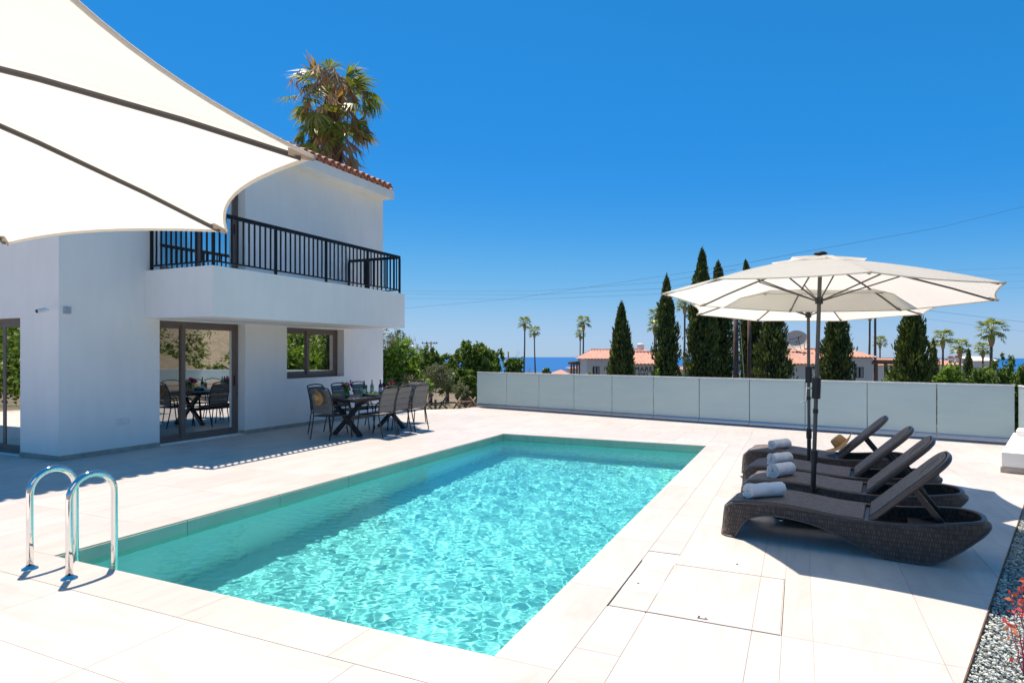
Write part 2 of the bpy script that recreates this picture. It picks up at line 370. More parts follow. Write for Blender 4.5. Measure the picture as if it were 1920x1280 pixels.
def tiles_in(xa, xb, ya, yb, xo, yo, lx, ly, mat, skip=None, extra=()):
    i0 = floor((xa-xo)/lx); i1 = ceil((xb-xo)/lx); j0 = floor((ya-yo)/ly); j1 = ceil((yb-yo)/ly)
    for i in range(i0, i1):
        for j in range(j0, j1):
            x0, x1, y0, y1 = max(xa, xo+i*lx), min(xb, xo+(i+1)*lx), max(ya, yo+j*ly), min(yb, yo+(j+1)*ly)
            if x1-x0 < .03 or y1-y0 < .03: continue
            if skip and skip((x0+x1)/2, (y0+y1)/2): continue
            tile(x0, y0, x1, y1, mat, patio_o, extra=extra)
CX0, CX1, CY0, CY1 = PX0-.386, -1.11, 2.57, PY1+.37
inhatch = lambda x, y: -1.11 < x < -.09 and 3.84 < y < 4.81
tiles_in(-9.4, 1.5, .72, CY0, -.86, CY0-3*.617, 1.22, .617, m_tilex)                    # front rows
tiles_in(-1.11, -.86, CY0, CY1, -1.11, 3.22, .25, .61, m_tilex, inhatch)               # narrow row beside the coping
tiles_in(-.86, -.09, CY0, 3.84, -.86, 2.62, P, 1.22, m_tile)
tiles_in(-.86, -.09, 4.81, CY1, -.86, 4.81, P, 1.22, m_tile)
tiles_in(-.09, 4.0, CY0, CY1, -.09+.16, 2.62, P, 1.22, m_tile)
tiles_in(WX, CX0, CY0, CY1, CX0-12*P, 2.62, P, 1.22, m_tile, lambda x, y: x < WX)
tiles_in(-13.4, WX, CY0, WY0, CX0-20*P, 2.62, P, 1.22, m_tile)
tiles_in(WX, 4.0, CY1, 16.5, -.86, CY1, P, 1.22, m_tile, None, CORNER)
# coping stones round the pool
def cop(x0, y0, x1, y1): tile(x0, y0, x1, y1, m_coping, patio_o, 'coping_stone', .0012, .0015)
for k in range(6):
    cop(CX0+k*(CX1-CX0)/4 if k < 4 else 0, CY0, CX0+(k+1)*(CX1-CX0)/4, PY0) if k < 4 else None
for k in range(4): cop(CX0+k*(CX1-CX0)/4, PY1, CX0+(k+1)*(CX1-CX0)/4, CY1)
for k in range(7):
    a, c = PY0+k*(PY1-PY0)/7, PY0+(k+1)*(PY1-PY0)/7
    cop(CX0, a, PX0, c); cop(PX1, a, CX1, c)

# ------------------------------------------------------------------ pool
def mat_mosaic():
    m, n, b = base('pool_mosaic'); b.inputs['Roughness'].default_value = .6
    v = wcoords(n); vo = node(n, 'TexVoronoi', Scale=42); n.links.new(v, vo.inputs['Vector'])
    f = noise(n, v, 5, 4)
    c = mixc(n, .30, (.74, .85, .79), vo.outputs['Color'], 'OVERLAY'); c = mixc(n, .5, c, ramp(n, f, (.3, (.76, .88, .85)), (.7, (.84, .92, .90))))
    n.links.new(c, b.inputs['Base Color']); return m
m_mosaic = mat_mosaic(); m_band = mat_tile('waterline_stone', (.52, .58, .46))
z0 = -1.5; g = B()
g.add([(PX0, PY0, -.012), (PX1, PY0, -.012), (PX1, PY1, -.012), (PX0, PY1, -.012), (PX0, PY0, z0), (PX1, PY0, z0), (PX1, PY1, z0), (PX0, PY1, z0)],
      [(0, 1, 5, 4), (1, 2, 6, 5), (2, 3, 7, 6), (3, 0, 4, 7), (4, 5, 6, 7)])
basin = tag(obj('pool_basin', g, m_mosaic), kind='structure')
basin.cycles.is_caustics_receiver = True
for k in range(7):
    a, c = PY0+k*(PY1-PY0)/7+.003, PY0+(k+1)*(PY1-PY0)/7-.003
    for x0, x1 in ((PX0, PX0+.012), (PX1-.012, PX1)):
        o = obj('waterline_tile', B().box((x0, a, -.27), (x1, c, -.0105)), m_band, basin); o.cycles.is_caustics_receiver = True
for k in range(3):
    a, c = PX0+.014+k*(PX1-PX0-.028)/3+.003, PX0+.014+(k+1)*(PX1-PX0-.028)/3-.003
    for y0, y1 in ((PY0, PY0+.012), (PY1-.012, PY1)):
        o = obj('waterline_tile', B().box((a, y0, -.27), (c, y1, -.0105)), m_band, basin); o.cycles.is_caustics_receiver = True
# water
rnd = random.Random(3)
nx, ny = 300, 640
xs = np.linspace(PX0+.013, PX1-.013, nx+1); ys = np.linspace(PY0+.013, PY1-.013, ny+1); XX, YY = np.meshgrid(xs, ys)
hh = np.zeros_like(XX)
for i in range(70):
    a = rnd.uniform(0, 2*PI); L = .055*(1.058**i) if i < 40 else rnd.uniform(.07, .16); k = 2*PI/L
    A = .00040 * (L/.1)**1.0 * (.24 if L > .28 else .5 if L > .16 else 1.35)
    amp = .55+.45*np.sin(XX*rnd.uniform(.6, 1.8)+rnd.uniform(0, 6))*np.sin(YY*rnd.uniform(.5, 1.4)+rnd.uniform(0, 6))
    hh += .40*A*amp*np.sin(k*(XX*cos(a)+YY*sin(a))+rnd.uniform(0, 6.28)+.8*np.sin(XX*1.7+YY*1.3+i))
me = bpy.data.meshes.new('water'); vv = np.stack([XX, YY, -.112+hh], -1).reshape(-1, 3)
idx = np.arange((nx+1)*(ny+1)).reshape(ny+1, nx+1); ff = np.stack([idx[:-1, :-1], idx[:-1, 1:], idx[1:, 1:], idx[1:, :-1]], -1).reshape(-1, 4)
me.from_pydata(vv.tolist(), [], ff.tolist()); me.polygons.foreach_set('use_smooth', [True]*len(me.polygons))
m, n, b = base('pool_water'); n.nodes.remove(b)
gl = n.nodes.new('ShaderNodeBsdfGlass'); gl.inputs['Color'].default_value = (.50, .965, .965, 1); gl.inputs['IOR'].default_value = 1.33; gl.inputs['Roughness'].default_value = 0
n.links.new(gl.outputs[0], n.nodes['Material Output'].inputs[0]); me.materials.append(m)
wat = tag(link('pool_water', me), kind='structure'); wat.cycles.is_caustics_caster = True
# ladder
lad = thing('pool_ladder', 'polished steel pool ladder with two arched handrails at the pool corner', 'pool ladder', (-4.95, 2.94, 0))
for x in (-5.18, -4.70):
    p = [(x+4.95, 2.685-2.94, 0), (x+4.95, 2.685-2.94, .3), (x+4.95, 2.685-2.94, .56)]
    p += [(x+4.95, 2.845-2.94-.16*cos(q), .56+.16*sin(q)) for q in [PI*i/14 for i in range(1, 14)]]
    p += [(x+4.95, 3.005-2.94, .56), (x+4.95, 3.005-2.94, .2), (x+4.95, 3.005-2.94, -.9)]
    obj('handrail', B().tube(p, .0235, 20), m_chrome, lad, True)
    obj('flange', B().lathe([(.024, .03), (.03, .022), (.05, .012), (.055, .003), (.055, .0)], 28, (x+4.95, -.255, .001)), m_chrome, lad, 40)
for z in (-.3, -.55, -.8): obj('tread', B().box((-.23, .04, z), (.25, .11, z+.03), .006), m_steel, lad)
# access cover in the paving
hc = thing('access_cover', 'tiled access cover flush in the paving, edged by thin dark lines', 'access cover', (-.6, 4.32, 0))
m_slot = simple('joint_shadow_gap', (.03, .03, .03), .8)
def lc(x0, y0, x1, y1, z1=.0012): return B().box((x0+.6, y0-4.32, -.009), (x1+.6, y1-4.32, z1))
for (x0, y0, x1, y1) in ((-1.11, 3.842, -1.1055, 4.80), (-.0955, 3.842, -.0925, 4.80), (-.87, 3.841, -.097, 3.8435)): obj('edge_strip', lc(x0, y0, x1, y1), m_slot, hc)
for (x0, x1, y0, y1, mt) in ((-1.10, -.86, 3.85, 4.16, m_tilex), (-1.10, -.86, 4.16, 4.42, m_whitep), (-1.10, -.86, 4.42, 4.80, m_tilex),
                        (-.86, -.25, 3.85, 4.80, m_tile), (-.25, -.10, 3.85, 4.80, m_tile)):
    o = obj('tile', B().box((x0+.6+.002, y0-4.32+.002, -.01), (x1+.6-.002, y1-4.32-.002, .0004)), mt, hc)
o['kind'] = 'structure' if False else o.get('kind', '') or ''
if not o['kind']: del o['kind']
obj('lift_slot', B().box((.04, -.44, -.004), (.10, -.43, .0022)).box((.04, -.43, -.004), (.05, -.40, .0022)), m_slot, hc)
obj('lift_hole', B().lathe([(.0, .0022), (.006, .0022), (.006, -.003)], 10, (.085, -.415, 0)), m_slot, hc)
obj('lift_hole', B().lathe([(.0, .0022), (.011, .0022), (.011, -.003)], 12, (-.42, -.02, 0)), m_slot, hc)
tag(obj('deck_drain', B().lathe([(0, .0025), (.009, .0025), (.009, -.006)], 12, (-.43, 5.0, 0)), m_slot), 'tiny dark round hole in the pale paving behind the access cover', 'drain')

# ------------------------------------------------------------------ house
HZ = 5.62
house = thing('white_villa', 'white rendered two storey villa with balcony, sliding doors and terracotta roof edge', 'house', (WX, WY0, 0))
hx, hy = WX, WY0
def facade(name, O, U, Vv, us, vs_, holes, depth, mat, parent):
    """rectangles of wall with openings; reveals run inward by depth (along -N)"""
    O, U, Vv = Vector(O), Vector(U), Vector(Vv); N = U.cross(Vv); bb = B()
    P_ = lambda u, v, d=0: O+U*u+Vv*v-N*d
    for i in range(len(us)-1):
        for j in range(len(vs_)-1):
            u0, u1, v0, v1 = us[i], us[i+1], vs_[j], vs_[j+1]; c = ((u0+u1)/2, (v0+v1)/2)
            if any(h[0] < c[0] < h[1] and h[2] < c[1] < h[3] for h in holes): continue
            bb.add([P_(u0, v0), P_(u1, v0), P_(u1, v1), P_(u0, v1)], [(0, 1, 2, 3)])
    for u0, u1, v0, v1 in holes:
        c = [P_(u0, v0), P_(u1, v0), P_(u1, v1), P_(u0, v1), P_(u0, v0, depth), P_(u1, v0, depth), P_(u1, v1, depth), P_(u0, v1, depth)]
        bb.add(c, [(1, 0, 4, 5), (2, 1, 5, 6), (3, 2, 6, 7), (0, 3, 7, 4)])
    return obj(name, bb, mat, parent)
L = WY1-WY0; DY0, DY1 = 7.15-hy, 8.97-hy; NY0, NY1 = 10.07-hy, 11.91-hy
east_holes = [(DY0, DY1, .012, 2.17), (NY0, NY1, 1.05, 2.16), (DY0, DY1, 3.0, 5.1)]
facade('wall', (0, 0, 0), (0, 1, 0), (0, 0, 1), [0, DY0, DY1, NY0, NY1, L], [0, .012, 1.05, 2.16, 2.17, 3.0, 5.1, HZ], east_holes, .30, m_white, house)
facade('wall', (-10, 0, 0), (1, 0, 0), (0, 0, 1), [0, 5.8, 10-.99, 10], [0, .012, 2.15, HZ], [(5.8, 10-.99, .012, 2.15)], .2, m_white, house)
obj('wall', B().add([(0, L, 0), (-10, L, 0), (-10, L, HZ), (0, L, HZ), (-10, 0, 0), (-10, 0, HZ)], [(0, 1, 2, 3), (1, 4, 5, 2)]), m_white, house)
# skirting
for a, c in ((0, DY0), (DY1, L)): obj('skirting', B().box((0.0, a, 0), (.012, c, .075)), m_skirt, house)
obj('skirting', B().box((-.99, -.012, 0), (.012, 0, .075)), m_skirt, house)
for y, s in ((DY0, 1), (DY1, -1)): obj('skirting', B().box((-.2, min(y, y+s*.012), 0), (0, max(y, y+s*.012), .075)), m_skirt, house)
def sliding(name, O, U, W, H, split, parent, rec, fr=.055, label=None):
    """frame in an opening: O lower corner, U along wall, outward normal N"""
    O, U = Vector(O), Vector(U); N = U.cross(Vector((0, 0, 1)))
    def bx(u0, u1, v0, v1, d0, d1):
        bb = B(); c = [O+U*u+Vector((0, 0, v))-N*d for u, v, d in itertools.product((u0, u1), (v0, v1), (d0, d1))]
        return c
    def add(bb, *a):
        c = bx(*a); bb.add(c, [(0, 1, 3, 2), (4, 6, 7, 5), (0, 4, 5, 1), (2, 3, 7, 6), (0, 2, 6, 4), (1, 5, 7, 3)]); return bb
    f = B(); d0, d1 = rec, rec+.09
    for a in ((0, W, 0, fr, d0, d1), (0, W, H-fr, H, d0, d1), (0, fr, fr, H-fr, d0, d1), (W-fr, W, fr, H-fr, d0, d1)): add(f, *a)
    fo = obj(name, f, m_alu, parent)
    if label: fo['label'] = label
    for k, (a, c, dd) in enumerate(((fr, split+.035, .045), (split-.035, W-fr, .012))):
        s = B(); e = .075; q0, q1 = rec+dd, rec+dd+.03
        for r in ((a, c, fr, fr+e, q0, q1), (a, c, H-fr-e, H-fr, q0, q1), (a, a+e, fr+e, H-fr-e, q0, q1), (c-e, c, fr+e, H-fr-e, q0, q1)): add(s, *r)
        so_ = obj('sash', s, m_alu, fo)
        # pane lives beside the sash as a sub-part of the frame
        obj('pane', add(B(), a+e-.004, c-e+.004, fr+e-.004, H-fr-e+.004, q0+.010, q0+.020), m_pane, fo)
        if name == 'sliding_door':
            hnd = B(); u = a+.03 if k == 0 else c-.04
            add(hnd, u, u+.012, .95, 1.15, q0-.02, q0-.001); obj('handle', hnd, m_black, fo)
    return fo
REC = .20
sliding('sliding_door', (0, DY0, .012), (0, 1, 0), DY1-DY0, 2.158, .62, house, REC)
sliding('window', (0, NY0, 1.062), (0, 1, 0), NY1-NY0, 1.098, .86, house, REC)
sliding('sliding_door', (0, DY0, 3.0), (0, 1, 0), DY1-DY0, 2.1, .95, house, REC, label='upper glazed door opening onto the balcony, reflecting blue sky')
sliding('sliding_door', (-.99-3.2, 0, .012), (1, 0, 0), 3.2, 2.138, 2.55, house, .09, label='wide glazed sliding door in the end wall, at the left edge')
obj('window_sill', B().box((-REC, NY0, 1.05), (-.0, NY1, 1.0619)), m_alu, house)
# eaves cornice and roof tiles
EX = .35
obj('cornice', B().add([(0, -.35, HZ), (EX, -.35, HZ), (EX, L+.0, HZ), (0, L, HZ), (0, -.35, 5.83), (EX, -.35, 5.83), (EX, L, 5.83), (0, L, 5.83)],
                       [(3, 2, 1, 0), (0, 1, 5, 4), (1, 2, 6, 5), (2, 3, 7, 6), (4, 5, 6, 7)]), m_white, house)
obj('cornice', B().box((-10, -.35, HZ), (0, 0, 5.83)), m_white, house)
roof = obj('roof', B().add([(EX-.02, -.4, 5.845), (EX-.02, L+.05, 5.845), (-4.6, L+.05, 7.3), (-4.6, -.4, 7.3), (-10, L+.05, 5.845), (-10, -.4, 5.845)], [(0, 1, 2, 3), (3, 2, 4, 5), (0, 3, 5), (1, 4, 2)]), m_terra, house)
sl_ = atan2(7.3-5.845, 4.6+EX)
def barrel(r, ln, th=.014, n_=8, up=True):
    bb = B(); o1 = [];
    for x in (0, ln):
        k = 1-.12*(x/ln)
        for rr_ in (r, r-th):
            for i in range(n_+1):
                q = PI*i/n_; bb.v.append((-x, rr_*k*cos(q), rr_*k*sin(q)*(1 if up else -1)))
    s = n_+1
    for i in range(n_):
        bb.f += [(i, i+1, 2*s+i+1, 2*s+i), (s+i+1, s+i, 3*s+i, 3*s+i+1), (i+1, i, s+i, s+i+1)]
    bb.f += [(0, 2*s, 3*s, s), (n_, s+n_, 3*s+n_, 2*s+n_)]
    return bb
tme = barrel(.085, .46).mesh('roof_tile', m_terra, 30); pme = barrel(.085, .46, up=False).mesh('roof_tile', m_terra, 30)
R_ = Matrix.Rotation(sl_, 4, 'Y'); rn = random.Random(5); ncol = int((L+.4)/.215)
for i in range(ncol):
    y = -.33+i*.215
    link('roof_tile', tme, roof, T(EX+.07+rn.uniform(-.01, .01), y, 5.875+rn.uniform(-.004, .004)) @ R_ @ Rz(rn.uniform(-.04, .04)))
    link('roof_tile', pme, roof, T(EX+.045, y+.1075, 5.905) @ R_)
g = B()
for i in range(ncol):
    for k in range(1, 11):
        M_ = T(EX+.06-k*.40*cos(sl_), -.33+i*.215, 5.885+k*.40*sin(sl_)) @ R_
        bb = barrel(.085, .44, .012, 4); g.add([M_ @ Vector(v) for v in bb.v], bb.f)
tag(obj('roof_covering', g, m_terra, roof), kind='stuff')
# balcony
BX, BY0, BY1, ZS, ZP = 1.59, 6.90-hy, 12.145-hy, 2.187, 2.985
g = B(); t_ = .16
g.add([(0, BY0, ZS), (BX, BY0, ZS), (BX, BY1, ZS), (0, BY1, ZS), (0, BY0, ZP), (BX, BY0, ZP), (BX, BY1, ZP), (0, BY1, ZP),
       (0, BY0+t_, ZP), (BX-t_, BY0+t_, ZP), (BX-t_, BY1-t_, ZP), (0, BY1-t_, ZP), (0, BY0+t_, 2.86), (BX-t_, BY0+t_, 2.86), (BX-t_, BY1-t_, 2.86), (0, BY1-t_, 2.86)],
      [(3, 2, 1, 0), (0, 1, 5, 4), (1, 2, 6, 5), (2, 3, 7, 6), (4, 5, 9, 8), (5, 6, 10, 9), (6, 7, 11, 10), (8, 9, 13, 12), (9, 10, 14, 13), (10, 11, 15, 14), (12, 13, 14, 15)])
bal = obj('balcony', g, m_white, house)
RX, RY0, RY1, RT, RB = BX-.085, BY0+.085, BY1-.085, 3.83, 3.07
def run(a, c):
    a, c = Vector(a), Vector(c); d = (c-a); n_ = round(d.length/.118)
    obj('handrail', B().bar(a+V(0, 0, RT), c+V(0, 0, RT), .055, .06), m_rail, bal)
    obj('bottom_rail', B().bar(a+V(0, 0, RB), c+V(0, 0, RB), .03, .025), m_rail, bal)
    me = B().box((-.011, -.011, RB+.012), (.011, .011, RT-.03)).mesh('baluster', m_rail)
    for i in range(1, n_):
        if n_ > 20 and i % 11 == 0: continue
        link('baluster', me, bal, a+d*(i/n_))
me = B().box((-.02, -.02, ZP), (.02, .02, RT-.031)).mesh('post', m_rail)
run((RX, RY0, 0), (RX, RY1, 0)); run((.03, RY0, 0), (RX-.026, RY0, 0)); run((.03, RY1, 0), (RX-.026, RY1, 0))
n_ = round((RY1-RY0)/.118)
for y in [RY0]+[RY0+(RY1-RY0)*i/n_ for i in range(11, n_-3, 11)]+[RY1]: link('post', me, bal, (RX, y, 0))
for y in (RY0, RY1):
    link('post', me, bal, (.03, y, 0))
link('post', me, bal, (.55, RY1, 0))
# cameras, socket
def cctv(x, y, z, ax, box):
    c = obj('security_camera', B().tube([(x, y, z), (x+ax[0]*.13, y+ax[1]*.13, z-.03)], .032, 14), m_whitep, house, 40)
    obj('lens', B().tube([(x+ax[0]*.131, y+ax[1]*.131, z-.0302), (x+ax[0]*.135, y+ax[1]*.135, z-.031)], .026, 14), m_black, c)
    obj('bracket', B().tube([(x-ax[0]*.04, y-ax[1]*.04, z+.005), (x, y, z-.01)], .014, 8), m_whitep, c)
    if box: obj('junction_box', B().box((0, .06, z-.05), (.035, .16, z+.05), .006), m_shoe, c)
cctv(-.12, -.11, 2.24, (.12, -.97), True); cctv(-.02, L+.06, 2.16, (.75, .6), False)
s = obj('wall_socket', B().box((0, .855, .455), (.022, 1.065, .545), .006), m_whitep, house)
for y in (.865, .963): obj('socket_cover', B().box((.022, y, .463), (.030, y+.09, .537), .003), m_whitep, s)
# ------------------------------------------------------------------ glass fence
fl = (FB-FA).length; fr_ = atan2(fd.y, fd.x)
def glass_run(name, label, O, rz, n_, W, h0=.0, hgt=1.05, cat='fence'):
    f = thing(name, label, cat, O, rz)
    gme = B().box((0.008, -.008, .115), (W-.008, .008, hgt-.022)).mesh('glass_panel', m_frost)
    prof = [(-.035, 0), (-.045, .02), (-.045, .07), (-.036, .105), (-.018, .118), (.018, .118), (.03, .1), (.03, 0)]
    sh = B(); k = len(prof)
    sh.add([(x, y, z) for x in (.004, W-.004) for y, z in prof], [tuple(range(k)), tuple(range(2*k-1, k-1, -1))]+[(i, k+i, k+(i+1) % k, (i+1) % k) for i in range(k)])
    sme = sh.mesh('base_shoe', m_shoe, 35)
    cme = B().box((0, -.016, hgt-.0215), (W-.0015, .016, hgt)).mesh('capping', m_whitep)
    for i in range(n_):
        for nm, me in (('glass_panel', gme), ('base_shoe', sme), ('capping', cme)): link(nm, me, f, (i*W, 0, 0))
    return f
glass_run('glass_fence', 'long low fence of frosted glass panels along the far edge of the patio', FA, fr_, 11, fl/11)
glass_run('glass_fence', 'frosted glass fence running forward at the right edge, at right angles to the long one', V(3.44, 13.42, 0), radians(-91), 8, 1.2)
# low white block at the right
bd = (V(3.25, 12.98, 0)-V(2.46, 10.35, 0)).normalized(); ba = atan2(bd.y, bd.x)
blk = thing('planter_wall', 'low white rendered block wall at the right edge before the glass fence', 'wall', (2.46, 10.35, 0), ba)
obj('wall', B().box((.005, -.62, .075), (2.72, -.005, .275), .006), m_white, blk)
obj('skirting', B().box((-.006, -.63, 0), (2.73, .006, .0745)), m_skirt, blk)
obj('pier', B().box((2.2, -.6, .2755), (2.7, -.06, .36), .006), m_white, blk)
#PART2
# ------------------------------------------------------------------ parasols
def parasol(name, label, cx, cy, zr, za, rot, tx, ty, lean=(0, 0), base_on=True, R=1.5, crank=(-.9, -.3), zcrank=1.25, runner=.42, SAG=.04, sq_=.46):
    t = thing(name, label, 'parasol', (cx, cy, 0), 0, 'cream garden parasols')
    def tip(k):
        a = rot+k*PI/4; x, y = R*cos(a), R*sin(a); return V(x, y, zr+tx*x+ty*y)
    ap = V(0, 0, za)
    def rib(k, q, r0=0):                                           # q 0 apex .. 1 tip
        p = ap.lerp(tip(k), q); p.z += .05*4*q*(1-q)*.6; return p
    def sur(k, q, s, lift=0.0, q1=1.0, sag=SAG):
        e = 1-sag*(1-(2*s-1)**2)*(q/q1)**3
        p = rib(k, q*e).lerp(rib(k+1, q*e), s); p.z += -.022*q*(1-(2*s-1)**2)+lift; return p
    c = B()
    for k in range(8): c.grid(lambda u, v, k=k: sur(k, .17+.83*u, v), 16, 12)
    co_ = obj('canopy', c, m_canvas, t, 60)
    h = B()                                                        # stitched hem round the edge
    pts = [sur(k, 1.0, v/12)+V(0, 0, -.004) for k in range(8) for v in range(12)]
    h.tube(pts, .006, 6, closed=True); obj('hem', h, m_canvas, co_, True)
    v_ = B(); rr = random.Random(int(cx*100))
    for k in range(8): v_.grid(lambda u, v, k=k: sur(k, .30*u, v, .022+.012*u*(1 if k in (5, 6, 7, 0) else .4)-.02*(1-(2*v-1)**2)*u, .3, .12), 6, 8)
    obj('vent_flap', v_, m_canvas, t, 60)
    obj('finial', B().lathe([(.0, .03), (.04, .026), (.06, .012), (.062, .0), (.03, -.01)], 20, (0, 0, za+.03)), m_black, t, 40)
    pb = V(lean[0], lean[1], 0)
    def pole(z): return pb.lerp(V(0, 0, za), z/za)
    zru = za-runner
    obj('pole', B().tube([pole(.62), pole(za-.01)], .019, 18), m_pole, t, 40)
    obj('lower_pole', B().tube([pole(.07), pole(.60)], .024, 18), m_black, t, 40)
    obj('collar', B().tube([pole(.54), pole(.66)], .032, 18), m_black, t, 40)
    obj('collar', B().tube([pole(1.02), pole(1.06)], .024, 18), m_black, t, 40)
    cr = B().tube([pole(zcrank-.10), pole(zcrank+.10)], .04, 14); hs = obj('crank_housing', cr, m_black, t, 40)
    q = pole(zcrank); dx = V(crank[0], crank[1], 0).normalized()
    obj('crank_handle', B().tube([q+dx*.035, q+dx*.085, q+dx*.09+V(0, 0, -.13), q+dx*.15+V(0, 0, -.135)], .007, 8), m_chrome, hs, True)
    obj('runner', B().tube([pole(zru-.03), pole(zru+.03)], .036, 16), m_black, t, 40)
    obj('top_hub', B().tube([pole(za-.10), pole(za-.05)], .036, 16), m_black, t, 40)
    for k in range(8):
        dz = V(0, 0, -.020)
        a = rib(k, .03)+dz; obj('rib', B().tube([rib(k, q)+dz for q in (.03, .25, .5, .75, .975)], .0095, 6), m_pole, t, 30)
        d = tip(k)-ap; d.z = 0; d.normalize()
        obj('strut', B().tube([pole(zru)+d*.03, rib(k, sq_)+dz*1.6], .0075, 6), m_pole, t, 30)
        tp, a1, a2 = tip(k), sur(k, .985, .045), sur(k-1, .985, .955); bk = rib(k, .95)
        w_ = d.cross(V(0, 0, 1))*.019
        obj('tip_pocket', B().add([tp+d*.012, bk+w_+V(0, 0, -.006), bk-w_+V(0, 0, -.006), bk-w_*.6+V(0, 0, -.026), bk+w_*.6+V(0, 0, -.026), tp+V(0, 0, -.018)],
            [(0, 2, 1), (1, 2, 3, 4), (0, 1, 4, 5), (0, 5, 3, 2), (5, 4, 3)]), m_pocket, t)
    if base_on:
        b_ = B().box((-.34, -.34, .05), (.34, .34, .105), .012, T(pb.x, pb.y, 0)); bs = obj('base', b_, m_black, t)
        obj('pole_socket', B().tube([pole(.105), pole(.30)], .036, 16), m_black, bs, 40)
        for x, y in ((-.27, -.27), (.27, -.27), (.27, .27), (-.27, .27)):
            obj('caster', B().tube([(pb.x+x-.012, pb.y+y, .026), (pb.x+x+.012, pb.y+y, .026)], .0255, 14), m_chrome, bs, 40)
    return t
parasol('parasol', 'open cream parasol nearest the camera, filling the upper left corner of the view', -2.547, .562, 2.211, 2.52, .689, .036, -.033, crank=(1, 0), SAG=.072, sq_=.30)
parasol('parasol', 'nearer open cream parasol standing between the two front loungers', .186, 6.76, 2.154, 2.53, 3.34, -.034, -.040, SAG=.028, lean=(-.075, -.10), crank=(-.9, -.1), zcrank=1.26)
parasol('parasol', 'farther open cream parasol, partly hidden by the nearer one above the loungers', .10, 8.70, 2.16, 2.50, 3.62, -.014, -.06, lean=(0.01, -.15), crank=(.9, -.4), zcrank=1.33)

# ------------------------------------------------------------------ sun loungers
def smooth_interp(xs_, ys_, x): 
    i = max(0, min(len(xs_)-2, int(np.searchsorted(xs_, x)-1))); n1 = len(xs_)-1
    t = min(1, max(0, (x-xs_[i])/(xs_[i+1]-xs_[i])))
    def m_(j):
        if j <= 0: return (ys_[1]-ys_[0])/(xs_[1]-xs_[0])
        if j >= n1: return (ys_[n1]-ys_[n1-1])/(xs_[n1]-xs_[n1-1])
        return (ys_[j+1]-ys_[j-1])/(xs_[j+1]-xs_[j-1])
    h_ = xs_[i+1]-xs_[i]; t2, t3 = t*t, t*t*t
    return (2*t3-3*t2+1)*ys_[i]+(t3-2*t2+t)*h_*m_(i)+(-2*t3+3*t2)*ys_[i+1]+(t3-t2)*h_*m_(i+1)
TX = [0, .04, .12, .29, .49, .68, .86, 1.1, 1.38, 1.64, 1.79, 1.93]; TZ = [.20, .268, .302, .318, .323, .310, .290, .280, .291, .322, .338, .342]
BXs = [0, .10, .13, .165, .23, .34, .47, .68, .86, .98, 1.10, 1.21, 1.32, 1.45, 1.54, 1.64, 1.79, 1.93]; BZ = [0, 0, .004, .09, .165, .210, .224, .205, .160, .112, .064, .024, .004, 0, .012, .065, .180, .285]
ztop = lambda x: smooth_interp(TX, TZ, x); zbot = lambda x: max(0, smooth_interp(BXs, BZ, x))
def perim():
    pts = []; W = .345; r0 = .10; L_ = 1.93; ra = .46
    for i in range(60): x = r0+(L_-ra-r0)*i/59; pts.append((x, -W, 0, -1))
    for i in range(1, 24):
        q = -PI/2+PI*i/24; c_, s_ = cos(q), sin(q)
        pts.append((L_-ra+ra*abs(c_)**.8, W*np.sign(s_)*abs(s_)**.8, c_, s_))
    for i in range(60): x = L_-ra-(L_-ra-r0)*i/59; pts.append((x, W, 0, 1))
    for i in range(1, 7): q = PI/2+PI/2*i/7; pts.append((r0+r0*cos(q), W-r0+r0*sin(q), cos(q), sin(q)))
    for i in range(13): y = (W-r0)*(1-2*i/12); pts.append((0, y, -1, 0))
    for i in range(1, 7): q = PI+PI/2*i/7; pts.append((r0+r0*cos(q), -W+r0+r0*sin(q), cos(q), sin(q)))
    return pts
